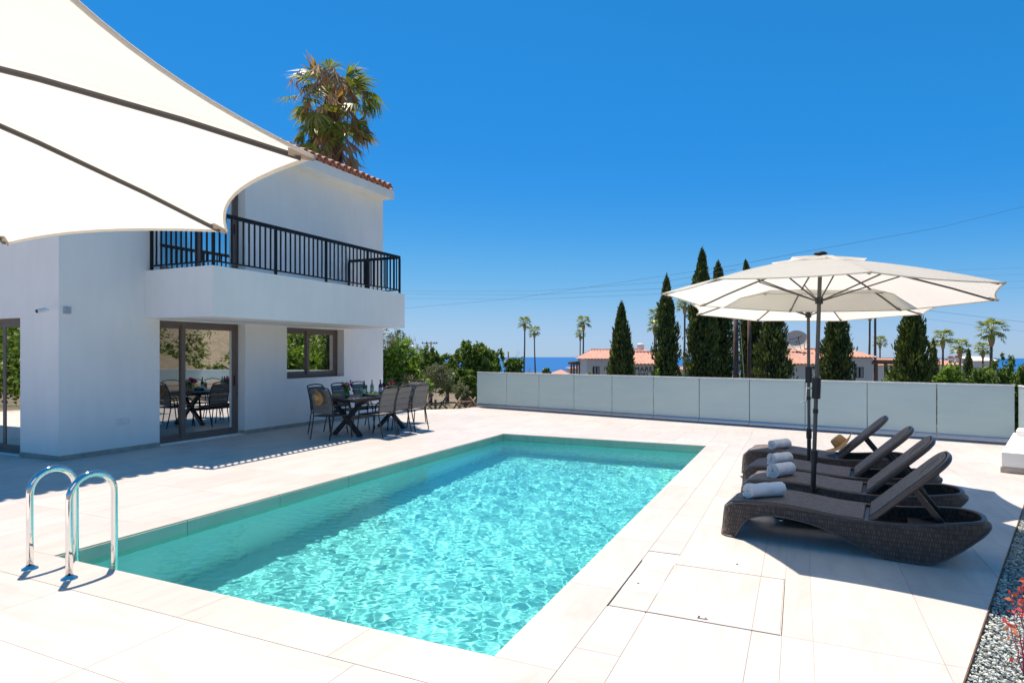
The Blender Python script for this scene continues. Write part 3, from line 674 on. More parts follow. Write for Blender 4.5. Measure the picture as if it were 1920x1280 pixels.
def make_lounger(label):
    t = thing('sun_lounger', label, 'sun lounger', (0, 0, 0), 0, 'dark rattan sun loungers beside the pool')
    pp = perim(); sh = B(); lip = B(); K = 7; N_ = len(pp)
    for (x, y, nx_, ny_) in pp:
        zt, zb = ztop(max(x, .03)), zbot(x)
        if x < .02 and abs(y) < .25: zb = .21*ss(.25, .12, abs(y))
        zt = max(zt, zb+.03)
        for o_, z in ((.004, zb), (-.002, zb+.02), (-.012, (zb+zt)/2), (-.014, zt-.035), (-.020, zt-.012), (-.055, zt-.012), (-.058, zb+.004 if zb > .03 else zb+.0)):
            sh.v.append((x+nx_*o_, y+ny_*o_, z))
    for i in range(N_):
        j = (i+1) % N_
        for k in range(K): sh.f.append((i*K+k, j*K+k, j*K+(k+1) % K, i*K+(k+1) % K))
    fr_o = obj('frame', sh, m_rattan, t, 50)
    rim = [V(x-nx_*.036, y-ny_*.036, max(ztop(max(x, .03)), .2)-.006) for x, y, nx_, ny_ in pp]
    obj('top_rim', B().tube(rim, .021, 8, sq=.6, closed=True), m_rim, fr_o, True)
    low = []
    for x, y, nx_, ny_ in pp:
        zb = zbot(x)
        if x < .02 and abs(y) < .25: zb = .21*ss(.25, .12, abs(y))
        low.append(V(x+nx_*.004, y+ny_*.004, zb+.008))
    obj('lower_lip', B().tube(low, .008, 6, closed=True), m_rim, fr_o, True)
    s = B(); W = .305
    s.grid(lambda u, v: V(.035+1.06*u, W*(2*v-1)*(1 if u > .06 else .80+3.3*u), ztop(.035+1.06*u)+.010-.012*(1-(2*v-1)**2)*.6-(.05*(1-u/.05)**2 if u < .05 else 0)), 40, 10)
    nn = len(s.v); s.grid(lambda u, v: V(.035+1.06*u, W*(1-2*v)*(1 if u > .06 else .80+3.3*u), ztop(.035+1.06*u)-.016), 40, 10)
    s.f += [(40, 40+41*10, nn+40, nn+40+41*10)]
    obj('seat', s, m_seatweave, t, 50)
    # backrest in its own local frame: length 0..0.74 along x, tilted
    Lb, Wb, th = .76, .295, .045; bb = B(); out = []
    for i in range(14): out.append((Lb*.78*i/13, -Wb))
    for i in range(1, 16): q = -PI/2+PI*i/16; out.append((Lb*.78+Lb*.22*abs(cos(q))**.75, Wb*np.sign(sin(q))*abs(sin(q))**.75))
    for i in range(14): out.append((Lb*.78*(1-i/13), Wb))
    n_ = len(out)
    def ring(z, ins): return [(x-(ins if x > Lb*.8 else -ins*(x < .01)), y*(1-ins/Wb), z) for x, y in out]
    rings = [ring(-th, .012), ring(-th+.012, 0), ring(-.008, 0), ring(0, .012)]
    bb.v = sum(rings, []); bb.f = [(r*n_+i, r*n_+(i+1) % n_, (r+1)*n_+(i+1) % n_, (r+1)*n_+i) for r in range(3) for i in range(n_)]+[tuple(range(n_-1, -1, -1))]
    M_ = T(1.125, 0, .292) @ Matrix.Rotation(-radians(44.5), 4, 'Y')
    br = obj('backrest', bb, m_rim, t, 40, M=M_)
    fc = B(); ins = .02; o2 = ring(.0, ins); fc.v = [(x, y, .0035) for x, y, z in o2]; fc.f = [tuple(range(n_))]
    obj('woven_panel', fc, m_seatweave, br)
    for k in range(4): obj('slot', B().box((.50+.012*k, -.06+.04*k-.0015, .004), (.68, -.06+.04*k+.0015, .0052)), m_textile, br)
    for y in (-.20, .20):
        obj('support_arm', B().bar((1.43, y, .545), (1.64, y, .27), .022, .04), m_black, t)
        obj('support_arm', B().bar((1.50, y, .22), (1.64, y, .27), .022, .03), m_black, t)
    obj('cross_rail', B().box((1.40, -.285, .20), (1.62, .285, .225)), m_black, t)
    obj('cross_rail', B().box((1.06, -.285, .22), (1.13, .285, .262)), m_black, t)
    return t
lo = make_lounger('nearest dark rattan sun lounger with a slipping white rolled towel')
lo.location = (-.595, 6.07, 0); lo.rotation_euler = (0, 0, radians(-6.5))
L2_ = dup(lo, (-.53, 7.10, 0), radians(-6), 'second dark rattan sun lounger from the front, its foot end in the sun')
L3_ = dup(lo, (-.58, 7.93, 0), radians(-5), 'third dark rattan sun lounger from the front')
L4_ = dup(lo, (-.68, 9.12, 0), radians(-4), 'farthest dark rattan sun lounger with a straw hat on it')
# rolled towels
def towel(loc, ang, label, r=.062, ln=.34, seed=0, slack=0):
    rr = random.Random(seed); bb = B(); turns = 3.1; n_ = 64; th = r/turns/1.05
    sec = []
    for i in range(n_+1):
        q = turns*2*PI*i/n_; rad = r*.10+(r*.90)*i/n_; sec.append((q, rad))
    nl = 18
    def P(i, j, side):
        q, rad = sec[i]; x = (j/nl-.5)*ln; w_ = 1+.06*sin(5*j/nl*3+seed)+.05*sin(q*2+j*.7+seed)
        rr_ = (rad+(th*.36 if side else -th*.36))*w_
        e = .004*sin(9*q+seed) if j in (0, nl) else 0
        return V(x+e, rr_*cos(q-1.2), rr_*sin(q-1.2)*(.86+slack*.1*x))
    bb.grid(lambda u, v: P(round(u*n_), round(v*nl), 1), n_, nl); k = len(bb.v)
    bb.grid(lambda u, v: P(round(u*n_), round(v*nl), 0), n_, nl); W_ = n_+1
    for i in range(n_): bb.f += [(i, i+1, k+i+1, k+i), (nl*W_+i+1, nl*W_+i, k+nl*W_+i, k+nl*W_+i+1)]
    for j in range(nl): bb.f += [(j*W_+n_, (j+1)*W_+n_, k+(j+1)*W_+n_, k+j*W_+n_), ((j+1)*W_, j*W_, k+j*W_, k+(j+1)*W_)]
    # loose flap under the roll
    x0_ = -ln*.48; bb.grid(lambda u, v: V(x0_+ln*.96*v+.01*sin(7*u), -.01+.085*u+.012*sin(6*v+seed), -r*.86-.004+.008*sin(9*v+seed+3*u)*u), 6, 12)
    o = obj('rolled_towel', bb, m_towel, None, 60); o.location = loc; o.rotation_euler = (0, 0, ang); return tag(o, label, 'towel', 'white rolled towels on the loungers')
def on_l(l, x, y, dz=0):
    M_ = Matrix.Translation(l.location) @ Rz(l.rotation_euler[2]); return M_ @ V(x, y, ztop(x)+.006+dz)
towel(on_l(lo, .32, -.06, .064), radians(40), 'white rolled towel on the nearest lounger, lying askew', .072, .35, 1, 1)
towel(on_l(L2_, .36, .0, .068), radians(57), 'fat white rolled towel on the second lounger, spiral end showing', .078, .30, 2)
towel(on_l(L3_, .38, -.05, .064), radians(52), 'white rolled towel on the third lounger, spiral end showing', .072, .29, 3)
towel(on_l(L4_, .44, -.04, .064), radians(54), 'white rolled towel on the farthest lounger', .072, .31, 4)
# straw hats
def hat(label, M_):
    t = thing('straw_hat', label, 'hat'); t.matrix_world = M_
    fn = lambda v, q, r: Vector((v.x, v.y, v.z+(.035*(cos(2*q))*max(0, (r-.09)/.11) if r > .09 else 0)))
    obj('brim', B().lathe([(.088, .006), (.12, .0), (.16, .002), (.205, .012), (.205, .008), (.16, -.002), (.12, -.004), (.088, .002)], 40, fn=fn), m_straw, t, 50)
    obj('crown', B().lathe([(.089, 0), (.086, .05), (.080, .088), (.066, .105), (.03, .100), (0.001, .097)], 32), m_straw, t, 60)
    obj('band', B().lathe([(.0905, .004), (.089, .03)], 32), m_straw_band, t, True)
    return t
Q_ = on_l(L4_, 1.04, -.02, .08); q2 = Q_+V(.18, -.0, .10)
hat('straw sun hat leaning on the backrest of the farthest lounger', Matrix.Translation(on_l(L4_, 1.17, -.06, .155)) @ Rz(radians(-4)) @ Matrix.Rotation(radians(-42), 4, 'Y'))

# ------------------------------------------------------------------ dining set
def make_chair(label):
    t = thing('garden_chair', label, 'chair', (0, 0, 0), 0, 'grey garden chairs round the dining table')
    W = .235
    for s in (-1, 1):
        obj('leg', B().tube([(s*.225, -.31, 0), (s*.23, -.25, .25), (s*.235, -.215, .43)], .012, 8), m_chairframe, t, True)
        obj('back_post', B().tube([(s*.235, -.215, .43), (s*.24, -.235, .65), (s*.235, -.29, .85), (s*.215, -.335, .945)], .0125, 8), m_chairframe, t, True)
        obj('leg', B().tube([(s*.25, .29, 0), (s*.25, .255, .25), (s*.252, .235, .43)], .012, 8), m_chairframe, t, True)
        obj('armrest', B().tube([(s*.252, .235, .43), (s*.262, .225, .54), (s*.268, .17, .615), (s*.27, .06, .642), (s*.262, -.10, .645), (s*.242, -.235, .63)], .012, 8), m_chairframe, t, True)
    obj('top_rail', B().tube([(-.215, -.335, .945), (-.12, -.342, .968), (0, -.345, .975), (.12, -.342, .968), (.215, -.335, .945)], .012, 8), m_chairframe, t, True)
    obj('seat_frame', B().tube([(-W, -.215, .43), (W, -.215, .43), (W, .235, .43), (-W, .235, .43)], .012, 8, closed=True), m_chairframe, t)
    prof = [(-.222, .475), (-.236, .66), (-.287, .85), (-.322, .925)]
    b_ = B()
    for k, (z0_, z1_) in enumerate(((.475, .585), (.590, .70), (.705, .815), (.820, .925))):
        b_ = B(); ys_ = lambda z: np.interp(z, [.43, .65, .85, .945], [-.215, -.235, -.29, -.335])
        for sgn in (0, 1):
            b_.grid(lambda u, v: V((2*(u if sgn else 1-u)-1)*.222, ys_(z0_+(z1_-z0_)*v)+(.006 if sgn else -.006)*sin(PI*min(max(v, .0), 1))**.5+(.004 if sgn else -.004), z0_+(z1_-z0_)*v), 4, 6)
        obj('backrest_panel', b_, m_textile, t, 50)
    b_ = B()
    b_.grid(lambda u, v: V((2*u-1)*.225, -.205+.43*v, .436-.012*(1-(2*u-1)**2)), 6, 6); b_.grid(lambda u, v: V((1-2*u)*.225, -.205+.43*v, .428-.012*(1-(2*u-1)**2)), 6, 6)
    obj('seat', b_, m_textile, t, 50)
    return t
TC = V(-7.98, 10.35, 0)
ch = make_chair('near end garden chair with a straw hat hung on its back')
ch.location = (-8.02, 9.22, 0)
for loc, rz, lab in (((-7.44, 9.85, 0), 90, 'poolside garden chair nearest the camera'),
                     ((-7.46, 10.38, 0), 92, 'middle garden chair of the three on the poolside of the table'),
                     ((-7.42, 10.96, 0), 86, 'farthest poolside garden chair, at the right of the set'),
                     ((-8.54, 9.72, 0), -90, 'wall side garden chair at the left, behind the chair with the hat'),
                     ((-8.50, 10.36, 0), -92, 'middle garden chair of the three on the wall side of the table'),
                     ((-8.50, 11.02, 0), -88, 'farthest wall side garden chair, behind the wine bottles'),
                     ((-8.15, 12.05, 0), 184, 'garden chair at the far end of the table, in front of the shrubs')):
    dup(ch, loc, radians(rz), lab)
tb = thing('dining_table', 'dark rectangular garden table on crossed legs, laid for lunch', 'table', (-7.98, 10.35, 0))
for k in range(3): obj('tabletop', B().box((-.46+.307*k, -1.08, .715), (-.46+.307*(k+1)-.004, 1.08, .745), .006), m_tabletop, tb)
obj('apron', B().box((-.42, -1.03, .675), (.42, 1.03, .7145)), m_chairframe, tb)
for y in (-.72, .72):
    for s in (-1, 1): obj('leg', B().bar((-s*.36, y+s*.037, .0), (s*.34, y+s*.037, .68), .07, .07, (0, 1, 0)), m_chairframe, tb)
obj('stretcher', B().bar((0, -.66, .33), (0, .66, .33), .05, .07), m_chairframe, tb)
ZT = .7455
M_h = Matrix.Translation((-8.02, 8.86, .80)) @ Rz(radians(-22)) @ Matrix.Rotation(radians(100), 4, 'X') @ Rz(radians(70)) @ Matrix.Scale(.78, 4)
hat('straw sun hat hung over the back of the end chair', M_h)
def leafcloud(pts, size, asp=.5, up=0.0, rng=None, dirs=None, jit=1.0):
    """diamond leaves at pts (N,3); returns verts, faces arrays"""
    N_ = len(pts); rng = rng or np.random.default_rng(0)
    d = rng.normal(size=(N_, 3))*jit
    if dirs is not None: d += dirs*1.0
    d[:, 2] += up; d /= np.linalg.norm(d, axis=1)[:, None]+1e-9
    o = rng.normal(size=(N_, 3)); s_ = np.cross(d, o); s_ /= np.linalg.norm(s_, axis=1)[:, None]+1e-9
    L_ = (size*rng.uniform(.6, 1.35, N_))[:, None]; W_ = L_*asp
    v = np.stack([pts-d*L_*.5, pts+s_*W_*.5, pts+d*L_*.5, pts-s_*W_*.5], 1).reshape(-1, 3)
    return v
def cloud_mesh(name, v, mat):
    n_ = len(v)//4; me = bpy.data.meshes.new(name); me.vertices.add(len(v)); me.vertices.foreach_set('co', v.astype(np.float32).ravel())
    me.loops.add(n_*4); me.loops.foreach_set('vertex_index', np.arange(n_*4, dtype=np.int32)); me.polygons.add(n_); me.polygons.foreach_set('loop_start', np.arange(0, n_*4, 4, dtype=np.int32))
    try: me.polygons.foreach_set('loop_total', np.full(n_, 4, dtype=np.int32))
    except Exception: pass
    me.materials.append(mat); me.update(calc_edges=True); return me
def tp(px, y_px, d=None, Y=None):
    p = at(px, y_px, d); return V(p.x, p.y, ZT)
m_bottle = simple('green_glass', (.02, .035, .01), .08, 0, .6, coat=.5); m_bottle2 = simple('clear_wine_glass', (.40, .42, .22), .08); m_labelp = simple('paper_label', (.7, .7, .66), .7)
m_ceram = simple('white_ceramic', (.75, .75, .73), .25); m_bread = simple('bread_crust', (.46, .24, .09), .8, nsc=20, amt=.35, bmp=.3); m_salad = simple('salad', (.35, .38, .08), .7, nsc=60, amt=.6, bmp=.6)
m_vase = simple('green_tinted_vase', (.10, .22, .08), .1, coat=.6)
def flowers(label, x, y, n_f, seed):
    t = thing('flower_vase', label, 'vase of flowers', (x, y, ZT), 0, 'bougainvillea in vases on the table'); rng = np.random.default_rng(seed)
    obj('vase', B().lathe([(.001, .002), (.03, .002), (.052, .03), (.058, .06), (.045, .10), (.03, .12), (.034, .135)], 20), m_vase, t, True)
    p = rng.normal(size=(90, 3))*(.05, .05, .05)+(0, 0, .17); link('leaves', cloud_mesh('leaves', leafcloud(p, .06, .6, rng=rng), m_green), t)
    cc = [(rng.normal()*.05, rng.normal()*.05, .20+abs(rng.normal())*.03) for _ in range(n_f)]
    p = np.concatenate([rng.normal(size=(60, 3))*.026+np.array(c_) for c_ in cc]); link('bracts', cloud_mesh('bracts', leafcloud(p, .035, .8, rng=rng), m_magenta), t)
flowers('nearer vase of magenta bougainvillea, beside the bread', -7.98, 9.62, 3, 1)
flowers('farther vase of magenta bougainvillea, behind the wine bottles', -7.80, 10.75, 3, 2)
def bottle(label, x, y, mt):
    t = thing('wine_bottle', label, 'bottle', (x, y, ZT), 0, 'wine bottles on the table')
    obj('body', B().lathe([(.001, .0), (.034, .002), (.037, .01), (.037, .17), (.033, .20), (.014, .225), (.013, .29), (.016, .292), (.016, .305), (.001, .306)], 20), mt, t, 40)
    obj('label', B().lathe([(.0375, .05), (.0375, .14)], 20), m_labelp, t, True)
bottle('dark wine bottle with pale label, nearest on the table', -7.88, 10.02, m_bottle)
bottle('pale green wine bottle in the middle of the table', -8.02, 10.45, m_bottle2)
bottle('dark green wine bottle beside the farther flowers', -7.92, 10.60, m_bottle)
def bowl(label, x, y, r):
    t = thing('salad_bowl', label, 'bowl', (x, y, ZT), 0, 'bowls of food on the table')
    obj('bowl', B().lathe([(.001, .003), (r*.5, .003), (r*.9, .04), (r, .06), (r*.97, .06), (r*.86, .04), (.001, .03)], 24), m_ceram, t, True)
    rng = np.random.default_rng(4); p = rng.normal(size=(150, 3))*(r*.35, r*.35, .012)+(0, 0, .055); tag(link('salad', cloud_mesh('salad', leafcloud(p, .05, .6, rng=rng), m_bright), t), kind='stuff')
bowl('white bowl of green salad nearest the poolside chairs', -7.72, 10.05, .16); bowl('smaller white bowl of salad at the far end', -7.78, 11.1, .12)
bd_ = thing('bread_board', 'round wooden board with a golden loaf at the near end', 'bread', (-8.1, 9.46, ZT))
obj('board', B().lathe([(.001, .002), (.15, .002), (.15, .018), (.001, .018)], 28), m_wood, bd_, 40)
obj('loaf', B().lathe([(.12, .02), (.125, .035), (.105, .06), (.06, .078), (.001, .083)], 24, fn=lambda v, q, r: Vector((v.x*1.1, v.y*.75, v.z))), m_bread, bd_, True)
for i, (x, y) in enumerate(((-8.2, 9.85), (-7.72, 9.72), (-8.22, 10.5), (-8.2, 11.1))):
    o = obj('wine_glass', B().lathe([(.001, .002), (.03, .003), (.004, .01), (.004, .08), (.025, .11), (.036, .14), (.03, .19)], 16), m_vase, None, True); o.location = (x, y, ZT)
    tag(o, ['stemmed wine glass behind the bread board', 'stemmed wine glass in front of the nearer flowers', 'stemmed wine glass before the middle wall side chair', 'stemmed wine glass before the farthest wall side chair'][i], 'wine glass', 'wine glasses on the table')

# ------------------------------------------------------------------ gravel bed and red plant
gn = V(gd.y, -gd.x, 0)
g = B(); q = [GA-gd*3, GA-gd*3+gn*1.6, GB+gn*1.0, GB+gn*.002]
g.add([(p.x, p.y, -.045) for p in q]+[(p.x, p.y, -2.0) for p in q], [(0, 1, 2, 3)]+[(i, 4+i, 4+(i+1) % 4, (i+1) % 4) for i in range(4)])
tag(obj('gravel_bed', g, simple('dark_soil', (.10, .11, .115), .95, nsc=40, amt=.4)), kind='structure')
obj('edging_strip', B().bar(GA-gd*3+V(0, 0, -.03)+gn*.004, GB+V(0, 0, -.03)+gn*.004, .006, .066), simple('rusty_edging', (.14, .08, .05), .8, nsc=20, amt=.4), patio_o)
rng = np.random.default_rng(8)
ico = np.array([(0, 0, 1)]+[(.894*cos(2*PI*i/5), .894*sin(2*PI*i/5), .447) for i in range(5)]+[(.894*cos(2*PI*(i+.5)/5), .894*sin(2*PI*(i+.5)/5), -.447) for i in range(5)]+[(0, 0, -1)])
icf = [(0, 1+i, 1+(i+1) % 5) for i in range(5)]+[(1+i, 6+i, 1+(i+1) % 5) for i in range(5)]+[(1+(i+1) % 5, 6+i, 6+(i+1) % 5) for i in range(5)]+[(11, 6+(i+1) % 5, 6+i) for i in range(5)]
NS = 26000; sA = rng.uniform(.8, 9.2, NS); tA = rng.uniform(.012, 1.0, NS)**1.2*.72; cen = np.array([GA.x, GA.y, 0])+np.outer(sA, np.array(gd))+np.outer(tA, np.array(gn))
cen[:, 2] = rng.uniform(-.043, -.012, NS); sz = rng.uniform(.005, .0105, NS)
jit = rng.uniform(.65, 1.25, (NS, 12, 1)); th_ = rng.uniform(0, 6.28, NS); loc = ico[None]*jit*np.stack([rng.uniform(.8, 1.7, NS), rng.uniform(.6, 1.1, NS), rng.uniform(.45, .9, NS)], 1)[:, None, :]
ti = rng.uniform(-.6, .6, NS); y_ = loc[:, :, 1]*np.cos(ti)[:, None]-loc[:, :, 2]*np.sin(ti)[:, None]; z_ = loc[:, :, 1]*np.sin(ti)[:, None]+loc[:, :, 2]*np.cos(ti)[:, None]; x_ = loc[:, :, 0]
xr = x_*np.cos(th_)[:, None]-y_*np.sin(th_)[:, None]; yr = x_*np.sin(th_)[:, None]+y_*np.cos(th_)[:, None]
vv = np.stack([xr, yr, z_], -1)*sz[:, None, None]+cen[:, None, :]; ff = (np.array(icf)[None]+(np.arange(NS)*12)[:, None, None]).reshape(-1, 3)
me = bpy.data.meshes.new('gravel'); me.from_pydata(vv.reshape(-1, 3).tolist(), [], ff.tolist())
m, n, b = base('green_grey_gravel'); b.inputs['Roughness'].default_value = .8; gg = n.nodes.new('ShaderNodeNewGeometry')
n.links.new(ramp(n, gg.outputs['Random Per Island'], (.0, (.26, .30, .29)), (.5, (.46, .51, .48)), (.85, (.66, .70, .65)), (1, (.70, .68, .58))), b.inputs['Base Color']); me.materials.append(m)
tag(link('gravel', me), kind='stuff')
def redplant(label, x, y, h_, seed):
    t = thing('red_shrub', label, 'plant', (x, y, -.03), 0, 'red leaved young shrubs in the gravel'); rr = random.Random(seed); rng = np.random.default_rng(seed)
    m_stem = simple('magenta_stem', (.35, .04, .10), .5)
    pts = []
    for k in range(4):
        a = rr.uniform(0, 6.28); p0 = V(0, 0, 0); p = [p0]; 
        for i in range(1, 7): p.append(V(cos(a)*.035*i*(.15+.13*k)+rr.uniform(-.01, .01), sin(a)*.035*i*(.15+.13*k)+rr.uniform(-.01, .01), h_*i/6*(1-.12*k)))
        obj('stem', B().tube(p, [.004*(1-.1*i) for i in range(7)], 6), m_stem, t, True)
        for i in range(2, 7):
            for _ in range(3 if i > 3 else 1): pts.append(p[i]+V(rr.uniform(-.035, .035), rr.uniform(-.035, .035), rr.uniform(-.02, .02)))
    link('leaves', cloud_mesh('leaves', leafcloud(np.array([tuple(q) for q in pts]), .040, .5, .1, rng), m_redleaf), t)
redplant('young shrub with red leaves in the gravel, nearest the camera', 1.03, 3.92, .36, 3)
redplant('second red leaved shrub in the gravel, just beyond the first', 1.20, 4.45, .36, 5)

# ------------------------------------------------------------------ trees
def cypress_mesh(h, wd, N_, seed, mat, lean=0, ragged=.25, tap=2.6):
    rng = np.random.default_rng(seed); t_ = rng.uniform(0, 1, N_)**.9; a = rng.uniform(0, 2*PI, N_)
    prof = np.minimum(1, tap*(1-t_))**.7*np.minimum(1, .70+1.4*t_)
    lump = 1+1.5*ragged*(np.sin(a*3+t_*17+seed)*.4+np.sin(a*5-t_*31+seed*2)*.35+np.sin(t_*47+a*2)*.3)
    r = wd*prof*lump*np.clip(rng.normal(.93, .13, N_), .45, 1.28)
    p = np.stack([r*np.cos(a)+lean*t_**2, r*np.sin(a), h*(.02+.98*t_)+rng.normal(0, .09, N_)], 1)
    dirs = np.stack([np.cos(a)*.9, np.sin(a)*.9, np.full(N_, 2.2)], 1)
    return cloud_mesh('crown', leafcloud(p, .20, .33, 0, rng, dirs, .45), mat)
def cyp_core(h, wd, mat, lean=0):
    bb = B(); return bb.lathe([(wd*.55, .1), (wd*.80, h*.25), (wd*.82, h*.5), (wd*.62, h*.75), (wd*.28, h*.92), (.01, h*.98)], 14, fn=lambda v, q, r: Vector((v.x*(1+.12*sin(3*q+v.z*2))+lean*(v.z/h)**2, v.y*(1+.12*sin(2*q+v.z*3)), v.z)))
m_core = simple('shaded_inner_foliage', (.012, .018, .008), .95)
def cypress(px, ytop, wpx, d, label, seed, mat=m_cypress, lean=0, ragged=.25, N_=13000, grp='cypresses beyond the fence'):
    p = at(px, ytop, d); zt = p.z; zb = terr(p.x, p.y)-.2; h = zt-zb; wd = wpx/2/FPX*d*.80
    t = thing('cypress_tree', label, 'cypress', (p.x, p.y, zb), 0, grp)
    crown = link('crown', cypress_mesh(h, wd, int(N_*max(.25, min(1.3, h*wd/9*1.6))), seed, mat, lean, ragged), t)
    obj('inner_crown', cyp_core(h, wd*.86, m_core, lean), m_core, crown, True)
    obj('trunk', B().tube([(0, 0, 0), (0, 0, .6), (lean*.05, 0, h*.3)], [.14, .11, .06], 8), m_bark, t, True)
    return t
CG = 'cypresses beyond the fence'
cypress(1165, 573, 54, 27, 'dense narrow cypress in front of the left red roofed villa', 1, ragged=.12)
cypress(1250, 523, 50, 29, 'tall ragged cypress just right of the villa lettering', 2, ragged=.30)
cypress(1316, 472, 60, 30, 'tallest cypress, its pointed tip above the parasol edge', 3, ragged=.22)
cypress(1346, 496, 62, 32, 'broad cypress merged with the tallest one on its right', 4, ragged=.3)
cypress(1416, 492, 52, 34, 'cypress behind the two utility poles, tip peeking over the parasol', 5, ragged=.3, lean=-.5)
cypress(1450, 560, 66, 26, 'bushy cypress left of the satellite dish', 6, ragged=.35)
cypress(1568, 560, 62, 27, 'cypress right of the parasol poles, before the right hand villa', 7, ragged=.28)
cypress(1710, 555, 66, 24, 'broad olive green cypress right of the parasol canopy', 8, m_cypress2, ragged=.28)
cypress(1750, 637, 22, 70, 'small slim cypress just right of the broad one', 9, ragged=.3, N_=9000)
cypress(1816, 657, 24, 60, 'short stubby cypress among the right hand palms', 10, ragged=.35, N_=9000)
def crown_pts(blobs, per, rng, shell=.55):
    out = []
    for (x, y, z, rx, ry, rz) in blobs:
        n_ = int(per*(rx*ry+ry*rz+rx*rz)); K = max(8, int(n_/45)); u = rng.normal(size=(K, 3)); u /= np.linalg.norm(u, axis=1)[:, None]
        c_ = u*rng.uniform(shell, 1.0, (K, 1)); idx_ = rng.integers(0, K, n_); p = c_[idx_]+rng.normal(size=(n_, 3))*.13
        out.append(p*(rx, ry, rz)+(x, y, z))
    return np.concatenate(out)
def tree(name, label, cat, px, ytop, wpx, d, mat, seed, leaf=.12, per=420, nb_=7, trunk=True, grp=None, asp=.5, ybot=None, up=0, flat=1.0, core=None):
    rng = np.random.default_rng(seed); p = at(px, ytop, d); zt = p.z; zb = terr(p.x, p.y)-.1
    R = wpx/2/FPX*d; H = zt-zb; zlow = (EYE-(ybot-HOR)*d/FPX-zb) if ybot else H*.25
    t = thing(name, label, cat, (p.x, p.y, zb), YAW+rng.uniform(-.3, .3), grp)
    bl = []; Hc = (H-zlow)/2
    for i in range(nb_):
        a = rng.uniform(0, 6.28); q = rng.uniform(.25, .62); s_ = rng.uniform(.38, .58)
        zc = zlow+Hc+Hc*rng.uniform(-.55, .55)
        bl.append((R*q*cos(a), R*q*sin(a)*.8, zc, R*s_, R*s_, Hc*s_*1.05*flat))
    bl.append((0, 0, zlow+Hc*1.0, R*.62, R*.6, Hc*.82)); bl.append((R*.1, 0, H-Hc*.42, R*.42, R*.42, Hc*.42))
    link('crown', cloud_mesh('crown', leafcloud(crown_pts(bl, per, rng), leaf, asp, up, rng), mat), t)
    if trunk:
        tk = B(); tk.tube([(0, 0, 0), (.05*R, 0, H*.25), (0, .05*R, H*.55)], [.05*H**.7+.03, .04*H**.7, .02*H**.7], 8)
        for (x, y, z, *_r) in bl[:5]: tk.tube([(0, 0, H*.22), (x*.5, y*.5, (H*.22+z)*.5), (x, y, z)], [.03*H**.7, .02*H**.7, .01], 6)
        obj('trunk', tk, m_bark, t, True)
    return t
GT = 'garden trees and shrubs left of the fence'
tree('shrub_tree', 'bright green citrus tree beside the house corner', 'tree', 750, 640, 120, 18.5, m_bright, 1, .11, 1300, 9, grp=GT, ybot=760)
tree('olive_tree', 'greyish feathery tree rising behind the house corner', 'tree', 742, 616, 110, 23, m_olive, 2, .12, 900, 8, grp=GT, asp=.25, up=.6)
tree('shrub_tree', 'flowering brownish shrub below the citrus tree by the chairs', 'shrub', 762, 700, 60, 17.6, m_dry, 3, .08, 900, 5, grp=GT, ybot=752)
tree('olive_tree', 'rounded grey green olive bush behind the dining chairs', 'shrub', 822, 678, 86, 20, m_olive, 4, .10, 1500, 8, grp=GT, asp=.22, ybot=745, up=.9, trunk=False)
tree('olive_tree', 'small olive bush at the left end of the glass fence', 'shrub', 862, 712, 40, 19.5, m_olive, 5, .09, 1500, 6, grp=GT, asp=.25, ybot=745, up=.7, trunk=False)
tree('leafy_tree', 'dark green tree with a lopsided crown behind the olive bush', 'tree', 806, 648, 62, 30, m_green, 6, .19, 560, 8, grp=GT)
tree('leafy_tree', 'mid green tree between the two darker crowns left of the fence', 'tree', 838, 660, 62, 32, m_green, 16, .19, 560, 8, grp=GT)
tree('leafy_tree', 'large dark green tree above the left end of the glass fence', 'tree', 893, 643, 86, 29, m_green, 7, .19, 620, 11, grp=GT, ybot=745)
tree('leafy_tree', 'slimmer dark tree leaning right beside the large dark one', 'tree', 922, 650, 54, 33, m_green, 8, .2, 520, 8, grp=GT)
tree('leafy_tree', 'low green tree behind the fence below the wooden pole', 'tree', 958, 668, 52, 38, m_green, 9, .22, 420, 8, grp=GT)
tree('bare_tree', 'pale leafless looking tree left of the twin palms', 'tree', 968, 654, 34, 44, m_dry, 10, .14, 160, 5, grp=GT, asp=.15)
tree('leafy_tree', 'dark lower tree filling the gap left of the glass fence', 'tree', 872, 690, 70, 26, m_green, 11, .17, 700, 8, grp=GT, ybot=755)
tree('bare_tree', 'thin dry tree at the foot of the twin palms', 'tree', 994, 684, 30, 50, m_dry, 12, .15, 150, 4, grp=GT, asp=.15)
tree('shrub_tree', 'small green bush left of the pergola by the sea', 'shrub', 1022, 690, 40, 60, m_green, 13, .28, 260, 5, grp=GT)
GR = 'bushes and trees beyond the glass fence'
tree('shrub_tree', 'bright green bush right of the broad cypress', 'shrub', 1778, 680, 80, 25, m_bright, 20, .14, 1000, 9, grp=GR)
tree('shrub_tree', 'mid green bush behind the right part of the fence', 'shrub', 1838, 688, 84, 26, m_green, 21, .14, 1000, 9, grp=GR)
tree('shrub_tree', 'glossy dark green bush standing tallest at the far right', 'shrub', 1886, 654, 50, 28, m_green, 22, .15, 800, 7, grp=GR)
tree('shrub_tree', 'green bush at the right end of the glass fence', 'shrub', 1915, 690, 70, 24, m_green, 23, .14, 1000, 8, grp=GR)
tree('shrub_tree', 'bright shrub under the pergola of the right hand villa', 'shrub', 1668, 690, 44, 36, m_bright, 24, .18, 380, 6, grp=GR)
tree('shrub_tree', 'small pale tree between the two cypress groups', 'tree', 1284, 652, 24, 36, m_olive, 25, .14, 260, 5, grp=GR)
tree('shrub_tree', 'light green tree behind the utility poles', 'tree', 1404, 600, 60, 40, m_bright, 26, .2, 170, 6, grp=GR)
